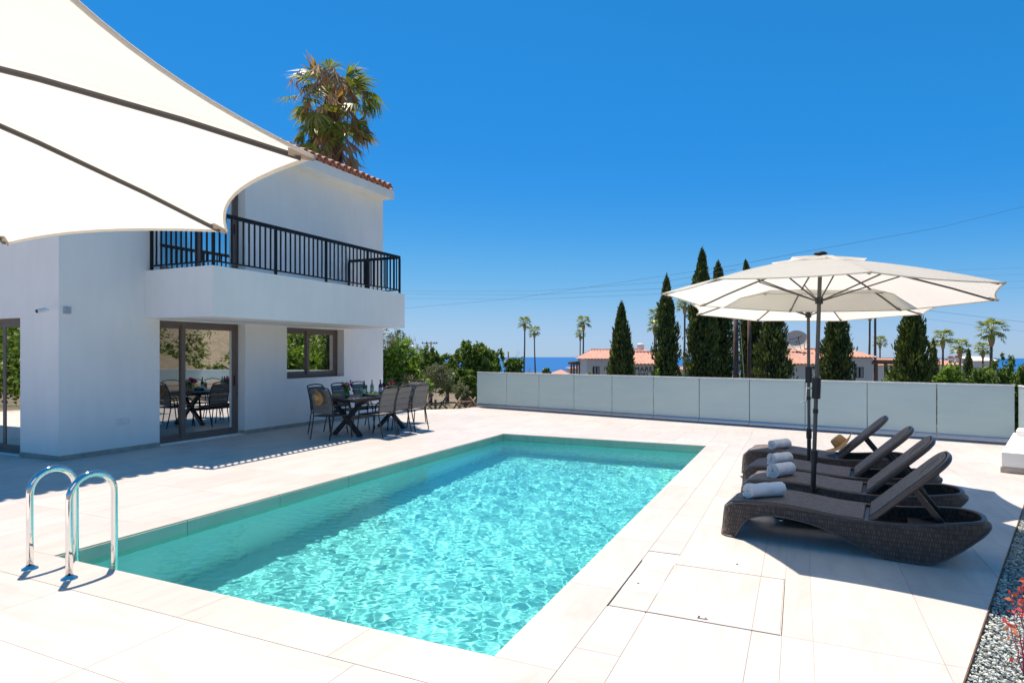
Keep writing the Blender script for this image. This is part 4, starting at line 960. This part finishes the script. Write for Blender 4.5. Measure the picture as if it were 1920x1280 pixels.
tree('shrub_tree', 'small green bush below the villa window', 'shrub', 1106, 696, 24, 44, m_bright, 27, .2, 300, 4, grp=GR)
tree('shrub_tree', 'yellow green bush at the foot of the ragged cypress', 'shrub', 1232, 682, 20, 27, m_bright, 28, .12, 300, 4, grp=GR)
for i, (br, d_, hh_, ww, mt) in enumerate([(23.5, 52, 8.4, 7, m_green), (28, 50, 8.2, 8, m_bright), (33, 60, 3.9, 8, m_green), (37, 56, 3.7, 7, m_bright), (42, 54, 3.6, 8, m_green), (46, 55, 3.8, 8, m_green), (50, 60, 3.8, 9, m_bright), (55, 55, 3.8, 8, m_green), (62, 40, 4.6, 8, m_green), (75, 26, 6, 7, m_green), (95, 20, 5.5, 6, m_green), (-96, 24, 4.2, 8, m_green), (-101, 30, 5.2, 9, m_bright), (-92, 29, 5, 8, m_green), (-107, 27, 4.2, 8, m_green)]):
    x, y = d_*sin(radians(br)), d_*cos(radians(br)); zb = terr(x, y); rng = np.random.default_rng(50+i)
    t = thing('leafy_tree', 'leafy tree outside the picture seen only as a reflection in the house glass', 'tree', (x, y, zb), 0, 'trees seen only in reflections')
    bl = [(rng.uniform(-.5, .5)*ww*.6, rng.uniform(-.5, .5)*ww*.6, hh_*rng.uniform(.35, .75), ww*.3, ww*.3, hh_*.25) for _ in range(7)]
    link('crown', cloud_mesh('crown', leafcloud(crown_pts(bl, 120 if br > 0 else 420, rng), .30 if br > 0 else .15, .6, 0, rng), mt), t); obj('trunk', B().tube([(0, 0, 0), (0, 0, hh_*.5)], [.2, .1], 8), m_bark, t)
rng = np.random.default_rng(77); pts = []
for _ in range(42000):
    br_, d_ = radians(rng.uniform(30, 80)), 270+rng.uniform(0, 1)*650; x, y = d_*sin(br_), d_*cos(br_)
    if sin(x*.031+sin(y*.02)*2)*sin(y*.027+1)+rng.normal()*.35 > .0: pts.append((x, y, terr(x, y)+.6))
tag(link('hillside_scrub', cloud_mesh('hillside_scrub', leafcloud(np.array(pts), 2.2, .7, .5, rng), m_cypress2)), kind='stuff')
# palms
def fan(rng, size, droop, nseg=16, spread=1.25, wf=.05):
    """fan leaf in local frame: origin at leaf base, +x outward, z up: list of quads"""
    out = []
    for i in range(nseg):
        a = -spread+2*spread*i/(nseg-1)+rng.normal()*.03; L_ = size*(1-.25*abs(a/spread)**2)*rng.uniform(.9, 1.08)
        c_, s_ = cos(a), sin(a); w_ = size*wf; px_, py_ = -s_*w_, c_*w_
        fold = abs(a)*.12*size
        m_ = V(c_*L_*.55, s_*L_*.55, -fold*.5-.02*droop); e = V(c_*L_*(1-.12*droop), s_*L_*(1-.12*droop), -fold-L_*.34*droop)
        out.append([V(0, 0, 0), m_+V(px_, py_, 0), e, m_-V(px_, py_, 0)])
    return out
def palm_crown(size, n_, seed, deadn=0, petiole=.75, lo_=-.45):
    rng = np.random.default_rng(seed); g_, dd, pt = [], [], B()
    for i in range(n_):
        az = i*2.399+rng.normal()*.2; el = lo_+(1.35-lo_)*((i+.5)/n_)**.8+rng.normal()*.07
        M_ = Rz(az) @ Matrix.Rotation(-el, 4, 'Y'); L_ = size*petiole*rng.uniform(.8, 1.15)
        base_ = M_ @ V(L_, 0, 0); base_.z -= .10*size*(1-max(0, el))
        for q in fan(rng, size*.8*rng.uniform(.85, 1.1), rng.uniform(.5, 1.2)):
            R2 = Rz(az) @ Matrix.Rotation(-(el-.35), 4, 'Y') @ Matrix.Rotation(rng.normal()*.02, 4, 'X')
            g_ += [base_+(R2 @ v) for v in q]
        pt.tube([(0, 0, 0), tuple((M_ @ V(L_*.5, 0, 0))+V(0, 0, .02)), tuple(base_)], .012*size+.006, 4)
    for i in range(deadn):
        az = rng.uniform(0, 6.28); r0 = size*rng.uniform(.1, .34); zz = -size*rng.uniform(.1, 1.25); L_ = size*rng.uniform(.5, 1.0)
        for k in range(9):
            a = az+rng.normal()*.22; o_ = V(r0*cos(a), r0*sin(a), zz+rng.normal()*.06*size); e = o_+V(cos(a)*L_*rng.uniform(.05, .35), sin(a)*L_*rng.uniform(.05, .35), -L_*rng.uniform(.7, 1.0)); m_ = (o_+e)/2+V(cos(a), sin(a), 0)*.08*size
            s_ = V(-sin(a), cos(a), 0)*.022*size; dd += [o_, m_+s_, e, m_-s_]
    return np.array([tuple(v) for v in g_]), (np.array([tuple(v) for v in dd]) if dd else None), pt
pc = [palm_crown(1.0, 24, s_) for s_ in (1, 2, 3)]
pmesh = [cloud_mesh('fronds', c_[0], m_palm) for c_ in pc]; pstem = [c_[2].mesh('petioles', m_palm) for c_ in pc]
skirt = B().lathe([(.03, .15), (.16, .02), (.24, -.25), (.25, -.5), (.19, -.85), (.13, -1.1), (.09, -1.2)], 14, fn=lambda v, q, r: Vector((v.x*(1+.15*sin(5*q+v.z*9)), v.y*(1+.15*cos(4*q-v.z*7)), v.z))).mesh('dead_skirt', m_dead, True)
def palm(px, yc, rpx, d, label, seed, grp='fan palms beyond the fence'):
    p = at(px, yc, d); sc = rpx/FPX*d/1.25; zb = terr(p.x, p.y)-.3; h = p.z-zb
    t = thing('fan_palm', label, 'palm', (p.x, p.y, zb), 0, grp); k = seed % 3; rz = Rz(seed*1.3)
    M_ = T(0, 0, h) @ rz @ Matrix.Scale(sc, 4)
    link('fronds', pmesh[k], t, M_); link('petioles', pstem[k], t, M_); link('dead_skirt', skirt, t, T(0, 0, h-.15*sc) @ rz @ Matrix.Scale(sc, 4))
    bx = random.Random(seed).uniform(-.4, .4)
    obj('trunk', B().tube([(bx, 0, 0), (bx*.6, 0, h*.3), (bx*.1, 0, h*.7), (0, 0, h-.6*sc)], [.20*sc+.05, .14*sc+.02, .11*sc, .10*sc], 10), m_bark, t, True)
palm(984, 606, 15, 100, 'taller of the twin slim palms left of the villas', 1); palm(1002, 622, 13, 112, 'shorter of the twin slim palms left of the villas', 2)
palm(1094, 605, 16, 95, 'slim palm rising behind the left end of the villa roof', 3); palm(1088, 627, 12, 106, 'shorter palm half hidden behind the one by the villa roof', 4)
palm(1230, 592, 16, 98, 'palm mostly hidden behind the ragged cypress, upper one', 5); palm(1227, 613, 15, 90, 'palm mostly hidden behind the ragged cypress, lower one', 6)
palm(1284, 570, 20, 62, 'palm with a bare trunk between the cypresses, touching the parasol edge', 7)
palm(1631, 582, 20, 74, 'palm trunk left of the pair, its head behind the parasol', 8); palm(1641, 566, 24, 56, 'palm trunk right of the pair, its head behind the parasol', 9)
palm(1650, 641, 14, 104, 'small palm behind the paired trunks', 10)
palm(1768, 634, 20, 74, 'leftmost palm of the right hand group', 11); palm(1800, 652, 20, 78, 'second palm of the right hand group, by the chimneys', 12)
palm(1843, 655, 17, 84, 'third palm of the right hand group', 13); palm(1859, 622, 27, 58, 'tallest palm of the right hand group', 14)
# the shaggy palm behind the house
bp = at(622, 212, 20.5); zb = terr(bp.x, bp.y)
big = thing('shaggy_palm', 'big shaggy fan palm with hanging dead fronds rising behind the villa roof', 'palm', (bp.x, bp.y, zb)); hb = bp.z-zb
rng = np.random.default_rng(91); gq, dq, dq2 = [], [], []
def loose_fan(o_, az, el, size, droop, out, nseg=20, spread=1.15, jit=.05):
    R2 = Rz(az) @ Matrix.Rotation(-el, 4, 'Y') @ Matrix.Rotation(rng.normal()*.5, 4, 'X')
    for q in fan(rng, size, droop, nseg, spread, .032):
        tw = V(*(rng.normal(size=3)*jit*size)); out += [o_+(R2 @ v)+(tw if i == 2 else V(0, 0, 0)) for i, v in enumerate(q)]
lst = B()
for i in range(58):
    az = rng.uniform(0, 6.28); z = rng.uniform(-.95, 1.1); el = rng.uniform(-.7, 1.0)*(1 if z > 0 else .7)+.25*z; pl = rng.uniform(.45, .95)*(1.15-.25*abs(z))
    o_ = V(cos(az)*cos(el)*pl, sin(az)*cos(el)*pl, z+sin(el)*pl*.8); lst.tube([(0, 0, z-.2), tuple(o_*.5+V(0, 0, z*.5-.05)), tuple(o_)], .014, 4)
    loose_fan(o_, az+rng.normal()*.4, el-.5, rng.uniform(.5, .8), rng.uniform(.6, 1.4), gq)
for i in range(80):
    az = rng.uniform(0, 6.28); z = rng.uniform(-1.6, 1.3); pl = rng.uniform(.25, .85)*(1.0 if z > -.6 else .6)
    o_ = V(cos(az)*pl, sin(az)*pl, z+rng.uniform(-.1, .35)); loose_fan(o_, az, rng.uniform(-1.35, -.75), rng.uniform(.55, 1.0), .6, dq, 14, .42, .12)
for i in range(12):
    az = rng.uniform(0, 6.28); z = rng.uniform(.3, 1.0); o_ = V(cos(az)*.3, sin(az)*.3, z); loose_fan(o_, az, rng.uniform(.2, 1.2), rng.uniform(.5, .8), .9, dq, 9, .35, .12)
link('fronds', cloud_mesh('fronds', np.array([tuple(v) for v in gq]), m_palm), big, T(0, 0, hb) @ Matrix.Diagonal((1.27, 1.27, 1.05, 1.0))); obj('petioles', lst, m_dead, big, M=T(0, 0, hb))
link('dead_fronds', cloud_mesh('dead_fronds', np.array([tuple(v) for v in dq]), m_dead), big, T(0, 0, hb) @ Matrix.Diagonal((1.3, 1.3, 1.05, 1.0)))
obj('trunk', B().tube([(0, 0, 0), (0, 0, hb*.6), (0, 0, hb-.4), (0, 0, hb+.5)], [.3, .26, .36, .2], 14), m_bark, big, True)

# ------------------------------------------------------------------ villas beyond the fence
m_vwall = mat_stucco('villa_wall', (.74, .68, .62)); m_vroof = simple('villa_roof_tile', (.50, .26, .185), .8, nsc=3, amt=.22); m_winf = simple('brown_window_frame', (.16, .09, .06), .5)
m_curt = simple('net_curtain', (.35, .35, .36), .8)
def villa(name, label, x0, x1, ye, yr, d, depth, wins=(), hipL=0, hipR=0, cat='house', corr=.26, yb=None, roof_m=None, wall_m=None):
    p0 = at(x0, ye, d); p1 = at(x1, ye, d); W = (p1-p0).length; zb = min(terr(p0.x, p0.y), terr(p1.x, p1.y))-1.5; ze = p0.z-zb
    zr = EYE-(yr-HOR)*(d+depth/2)/FPX-zb
    t = thing(name, label, cat, (p0.x, p0.y, zb), YAW)
    ov = .25; iL, iR = hipL, hipR
    wall = B(); us = sorted({0, W}|{u for w_ in wins for u in w_[:2]}); vs2 = sorted({0, ze-.08}|{u for w_ in wins for u in w_[2:4]})
    holes = [tuple(w_[:4]) for w_ in wins]
    O = V(0, 0, 0)
    facade('wall', O, (1, 0, 0), (0, 0, 1), us, vs2, holes, .12, wall_m or m_vwall, t)
    h2 = zr-.1
    obj('wall', B().add([(0, 0, 0), (0, depth, 0), (W, 0, 0), (W, depth, 0), (0, 0, ze-.08), (0, depth, ze-.08), (W, 0, ze-.08), (W, depth, ze-.08), (iL, depth/2, h2), (W-iR, depth/2, h2)],
        [(1, 0, 4, 5), (2, 3, 7, 6), (3, 1, 5, 7), (5, 4, 8), (6, 7, 9)]), wall_m or m_vwall, t)
    for u0, u1, v0, v1 in holes:
        f = B()
        for a in ((u0, v0, u1, v0+.06), (u0, v1-.06, u1, v1), (u0, v0+.06, u0+.06, v1-.06), (u1-.06, v0+.06, u1, v1-.06), ((u0+u1)/2-.03, v0+.06, (u0+u1)/2+.03, v1-.06)): f.box((a[0], .05, a[1]), (a[2], .11, a[3]))
        fo = obj('window', f, m_winf, t); obj('pane', B().add([(u0, .10, v0), (u1, .10, v0), (u1, .10, v1), (u0, .10, v1)], [(0, 1, 2, 3)]), m_dark, fo)
        for a in (.22, .68): obj('curtain', B().box((u0+(u1-u0)*a-.08, .085, v0+.06), (u0+(u1-u0)*a+.08, .095, v1-.06)), m_curt, fo)
    n_ = int((W+2*ov)/corr*6); rf = B()
    for side in (0, 1):
        def P(u, v, side=side):
            x = -ov+(W+2*ov)*u; ph = (x/corr)*2*PI; b_ = .045*abs(sin(ph/2))
            v2 = v; lim = 1.0                                        # hips shorten the slope near the ends
            if iL > 0: lim = min(lim, (x+ov)/(iL+ov))
            if iR > 0: lim = min(lim, (W+ov-x)/(iR+ov))
            v2 = v*max(0, lim); y = (-ov+(depth/2+ov)*v2) if side == 0 else (depth+ov-(depth/2+ov)*v2)
            return V(x, y, ze-.05+(zr-ze+.05)*v2+b_)
        rf.grid((lambda u, v: P(u, v)) if side == 0 else (lambda u, v: P(1-u, v)), n_, 4)
    if iL: rf.add([(-ov, -ov, ze-.04), (-ov, depth+ov, ze-.04), (iL, depth/2, zr)], [(1, 0, 2)])
    if iR: rf.add([(W+ov, -ov, ze-.04), (W+ov, depth+ov, ze-.04), (W-iR, depth/2, zr)], [(0, 1, 2)])
    obj('roof', rf, roof_m or m_vroof, t, 50)
    obj('ridge', B().tube([(iL, depth/2, zr+.03), (W-iR, depth/2, zr+.03)], .09, 8), roof_m or m_vroof, t, True)
    return t, W, ze, zb
v1, W1, ze1, zb1 = villa('villa', 'pale villa with pinkish tile roof left of the nearest cypress', 1100, 1222, 671.5, 656, 50, 6.5,
    wins=[(.74*2.2, .74*2.2+.52, 2.55, 3.4)], hipL=.75)
v1b, W1b, zeb, zbb = villa('villa', 'lower villa wing with dark lettering below its tile roof', 1190, 1258, 681, 660.5, 44, 6, hipL=0, hipR=0)
m_letter = simple('black_lettering', (.02, .02, .022), .6)
def lettering(txt, size, u, v, parent):
    c_ = bpy.data.curves.new('lettering', 'FONT'); c_.body = txt; c_.size = size; c_.extrude = .015; c_.align_x = 'CENTER'; c_.space_character = 1.08
    o = bpy.data.objects.new('lettering', c_); COL.objects.link(o); bpy.context.view_layer.update()
    me = bpy.data.meshes.new_from_object(o.evaluated_get(bpy.context.evaluated_depsgraph_get())); bpy.data.objects.remove(o); me.materials.append(m_letter)
    return link('lettering', me, parent, T(u, -.02, v) @ Matrix.Rotation(PI/2, 4, 'X'))
lettering('MAREA', .48, .78, zeb-.58, v1b); lettering('HOLIDAY  VILLAS', .32, .86, zeb-.88, v1b)
def small_tank(px, py, d, label):
    p = at(px, py, d); t = thing('water_tank', label, 'water tank', (p.x, p.y, p.z))
    obj('tank', B().lathe([(.001, .52), (.2, .5), (.27, .42), (.27, .05), (.24, 0), (.001, 0)], 18), m_whitep, t, 40); 
    for a in range(4): obj('leg', B().tube([(.2*cos(a*PI/2), .2*sin(a*PI/2), 0), (.25*cos(a*PI/2), .25*sin(a*PI/2), -.9)], .02, 6), m_chairframe, t)
small_tank(1201, 656, 47.5, 'white round water tank on legs on the villa roof')
v2, W2, ze2, zb2 = villa('villa', 'pale villa with long tile roof behind the parasol poles', 1469, 1600, 681, 655, 44, 7, wins=[])
v3, W3, ze3, zb3 = villa('villa', 'taller villa end with a curtained window right of the cypress', 1588, 1637, 668.5, 650, 43, 6, wins=[(.50, 1.12, 4.6-3.1, 4.6-3.1)] if False else [], hipR=.75)
# curtained window on the taller end
def add_win(t, zb_, d, x0, px0, px1, py0, py1):
    u0 = (px0-x0)/FPX*d; u1 = (px1-x0)/FPX*d; v1_ = EYE-(py0-HOR)*d/FPX-zb_; v0 = EYE-(py1-HOR)*d/FPX-zb_
    f = B()
    for a in ((u0, v0, u1, v0+.06), (u0, v1_-.06, u1, v1_), (u0, v0+.06, u0+.06, v1_-.06), (u1-.06, v0+.06, u1, v1_-.06)): f.box((a[0], -.03, a[1]), (a[2], .0, a[3]))
    fo = obj('window', f, m_winf, t); obj('pane', B().box((u0+.05, -.012, v0+.05), (u1-.05, -.004, v1_-.05)), m_dark, fo)
    for a in (.38, .80): obj('curtain', B().box((u0+(u1-u0)*a-.07, -.018, v0+.06), (u0+(u1-u0)*a+.07, -.013, v1_-.06)), m_curt, fo)
add_win(v3, zb3, 43, 1588, 1601, 1619, 688, 708); add_win(v1, zb1, 50, 1100, 1111, 1124, 687, 703); add_win(v1, zb1, 50, 1100, 1138, 1150, 687, 706)
villa('villa', 'distant low villa with faded tile roof right of the palm trunks', 1644, 1706, 684, 672, 90, 8, yb=0)
villa('villa', 'distant villa roof behind the right hand palms', 1752, 1812, 684, 672, 95, 8, hipR=2)
villa('villa', 'distant cream villa between the two rightmost palms', 1826, 1872, 676, 668, 120, 9, roof_m=m_vwall)
villa('villa', 'tiny red roofed house by the sea left of the pergola', 1040, 1068, 701, 693, 120, 8, hipL=1.3, hipR=1.3)
villa('villa', 'tiny pale roofed house by the sea right of the pergola', 1068, 1100, 690, 688, 140, 9, hipL=1.4)
villa('villa', 'pinkish house glimpsed between the cypress groups', 1262, 1312, 692, 688, 70, 7)
for i, (px, py) in enumerate(((1782, 677), (1795, 676))):
    p = at(px, py, 97); t = thing('chimney_stack', ['white chimney with red cap, left one of the two on the distant roof', 'wider white chimney, right one of the two on the distant roof'][i], 'chimney', (p.x, p.y, p.z-.4))
    obj('stack', B().box((-.3, -.3, -1.2), (.3, .3, .9)), m_whitep, t); obj('cap', B().box((-.4, -.4, .9), (.4, .4, 1.05)).box((-.3, -.3, 1.051), (.3, .3, 1.2)), m_vroof, t)
def pergola(px0, px1, ytop, d, label):
    p0 = at(px0, ytop, d); p1 = at(px1, ytop, d); W = (p1-p0).length; zb_ = terr(p0.x, p0.y)-1; t = thing('pergola', label, 'pergola', (p0.x, p0.y, zb_), YAW); h_ = p0.z-zb_
    m_ = m_winf
    for y in (0, 2.4):
        obj('beam', B().box((-.2, y-.07, h_-.16), (W+.2, y+.07, h_)), m_, t)
        for x in (.1, W*.5, W-.1): obj('post', B().box((x-.08, y-.08, 0), (x+.08, y+.08, h_-.161)), m_, t)
    for k in range(6): obj('rafter', B().box((W*k/5-.04, -.3, h_+.001), (W*k/5+.04, 2.7, h_+.12)), m_, t)
pergola(1074, 1100, 680, 55, 'dark timber pergola beside the left villa, in front of the sea'); pergola(1640, 1682, 678, 43, 'dark red timber pergola right of the villa end')
# satellite dish
p = at(1494, 656, 47); ds = thing('satellite_dish', 'big tan satellite dish on the villa roof, facing up and left', 'satellite dish', (p.x, p.y, p.z-.3), YAW)
m_dish = simple('tan_dish', (.75, .60, .46), .6); R_d = .84
prof = [(R_d*i/8, .16*(i/8)**2) for i in range(9)]
dM = T(0, 0, .95) @ Matrix.Rotation(radians(-28), 4, 'Y') @ Matrix.Rotation(radians(62), 4, 'X')
obj('reflector', B().lathe(prof+[(R_d, .19), (R_d*.5, .02), (.01, -.02)], 32), m_dish, ds, 60, M=dM)
for a in (.3, 2.4, 4.5): obj('feed_arm', B().tube([(R_d*.7*cos(a), R_d*.7*sin(a), .09), (0, 0, .62)], .022, 6), m_chairframe, ds, M=dM)
obj('feed_horn', B().tube([(0, 0, .56), (0, 0, .7)], .06, 10), m_chairframe, ds, M=dM)
obj('mast', B().tube([(0, 0, -1.0), (0, 0, .95)], .05, 8), m_chairframe, ds)
# ------------------------------------------------------------------ poles and wires
def upole(px, ytop, d, r, label, arms=False):
    p = at(px, ytop, d); zb_ = terr(p.x, p.y)-.3; t = thing('utility_pole', label, 'utility pole', (p.x, p.y, zb_), YAW); h_ = p.z-zb_
    obj('pole', B().tube([(0, 0, 0), (0, 0, h_)], [r*1.15, r*.85], 12), m_pole_wood, t, True)
    if arms:
        obj('crossarm', B().box((-1.4, -.06, h_-.35), (1.0, .06, h_-.22)), m_pole_wood, t)
        for x in (-1.3, -.6, .5, .9): obj('insulator', B().lathe([(.05, 0), (.08, .05), (.05, .12), (.02, .2)], 10, (x, 0, h_-.215)), m_black, t)
    return t
upole(1380, 512, 28, .115, 'thick brown wooden utility pole below the left edge of the parasols')
upole(1405, 530, 33, .10, 'thinner brown wooden pole just right of the thick one')
upole(808, 640, 95, .13, 'distant pole with a crossarm of insulators above the left trees', True)
upole(953, 659, 80, .12, 'short dark pole poking above the left trees')
m_wire = simple('grey_cable', (.10, .11, .13), .6); m_wire2 = simple('pale_cable', (.45, .47, .5), .5)
def wire(pts, r, label, mt=m_wire):
    r *= .7
    P_ = [at(*q) for q in pts]; out = []
    for i in range(len(P_)-1):
        for k in range(8):
            u = k/8; q = P_[i].lerp(P_[i+1], u); out.append(q)
    out.append(P_[-1]); return tag(obj('overhead_wire', B().tube(out, r, 5), mt, None, True), label, 'cable', 'overhead wires across the sky')
wire([(700, 583, 60), (960, 560, 50), (1220, 521, 40), (1380, 497, 28)], .011, 'lowest left wire, rising from the balcony to the thick pole')
wire([(1380, 497, 28), (1530, 468, 30), (1760, 427, 32), (1990, 370, 34)], .010, 'single wire climbing to the right above the parasol')
wire([(700, 546, 70), (1000, 546, 55), (1240, 529, 40), (1380, 505, 28)], .011, 'uppermost of the level wires left of the tall cypresses')
wire([(700, 551, 70), (1000, 553, 55), (1240, 541, 40), (1380, 515, 28)], .010, 'second of the level wires left of the tall cypresses')
wire([(700, 559, 70), (1000, 561, 55), (1240, 551, 40), (1380, 530, 28)], .009, 'third of the level wires left of the tall cypresses')
wire([(1380, 520, 28), (1700, 510, 34), (1990, 499, 40)], .008, 'uppermost pale wire right of the parasol', m_wire2)
wire([(1380, 528, 28), (1700, 521, 34), (1990, 512, 40)], .008, 'second pale wire right of the parasol', m_wire2)
wire([(1380, 540, 28), (1700, 535, 34), (1990, 524, 40)], .008, 'third pale wire right of the parasol', m_wire2)
wire([(1380, 550, 28), (1700, 548, 34), (1990, 536, 40)], .008, 'lowest pale wire right of the parasol tip', m_wire2)
wire([(1405, 540, 33), (1740, 582, 36), (1990, 612, 40)], .010, 'dark wire falling to the right below the parasol tip')
wire([(1405, 552, 33), (1740, 598, 40), (1990, 630, 46)], .007, 'faint wire falling to the right above the palms')
wire([(1384, 560, 28), (1398, 740, 26)], .010, 'pale guy wire slanting down beside the thick pole', m_wire2)
# ------------------------------------------------------------------ rustic fence and dry garden at the left
rf = thing('rustic_fence', 'rustic wooden fence of crossed poles behind the dining chairs', 'fence', (0, 0, 0)); rr = random.Random(4)
pA, pB = at(770, 745, 19.5), at(905, 745, 20.5); pA.z = pB.z = 0
dv = pB-pA
for z in (-.42, -.15, .12): obj('rail', B().tube([pA+V(0, 0, z-.1+rr.uniform(-.03, .03)), pA.lerp(pB, .5)+V(0, 0, z-.1+rr.uniform(-.05, .05)), pB+V(0, 0, z-.1)], .03, 7), m_wood, rf, True)
for i in range(5):
    a = pA+dv*(i*.2); c_ = pA+dv*(i*.2+.28)
    obj('brace', B().tube([a+V(.03, .05, -.75), c_+V(.03, .05, .22+rr.uniform(-.1, .1))], .032, 7), m_wood, rf, True); obj('brace', B().tube([c_+V(.05, -.04, -.75), a+V(.05, -.04, .1+rr.uniform(-.1, .1))], .03, 7), m_wood, rf, True)
for i in range(4): o = obj('post', B().tube([pA+dv*(i/3)+V(0, 0, -.9), pA+dv*(i/3)+V(0, 0, .12)], .04, 8), m_wood, rf, True)
rng = np.random.default_rng(33); NP_ = 5200; pts = []
for _ in range(NP_):
    px_, d_ = rng.uniform(715, 900), rng.uniform(17.0, 24); p = at(px_, 760, d_); z = terr(p.x, p.y)+abs(rng.normal())*.12
    pts.append((p.x, p.y, z))
tag(link('dry_ground_cover', cloud_mesh('dry_ground_cover', leafcloud(np.array(pts), .13, .25, .8, rng), m_dry)), kind='stuff')
p = at(884, 722, 30); bw = tag(obj('garden_wall', B().box((-.6, -.2, -1.2), (.6, .2, .42), .01), m_terra), 'low reddish garden wall seen past the left end of the fence', 'wall'); bw.location = (p.x, p.y, p.z-.3); bw.rotation_euler = (0, 0, YAW)
rng = np.random.default_rng(34); pts = []
for _ in range(26000):
    br_, d_ = radians(rng.uniform(-24, 17)), 17.5+rng.uniform(0, 1)**1.5*60; x, y = d_*sin(br_), d_*cos(br_); pts.append((x, y, terr(x, y)+abs(rng.normal())*.25))
tag(link('scrub_vegetation', cloud_mesh('scrub_vegetation', leafcloud(np.array(pts), .34, .35, .6, rng), m_olive)), kind='stuff')
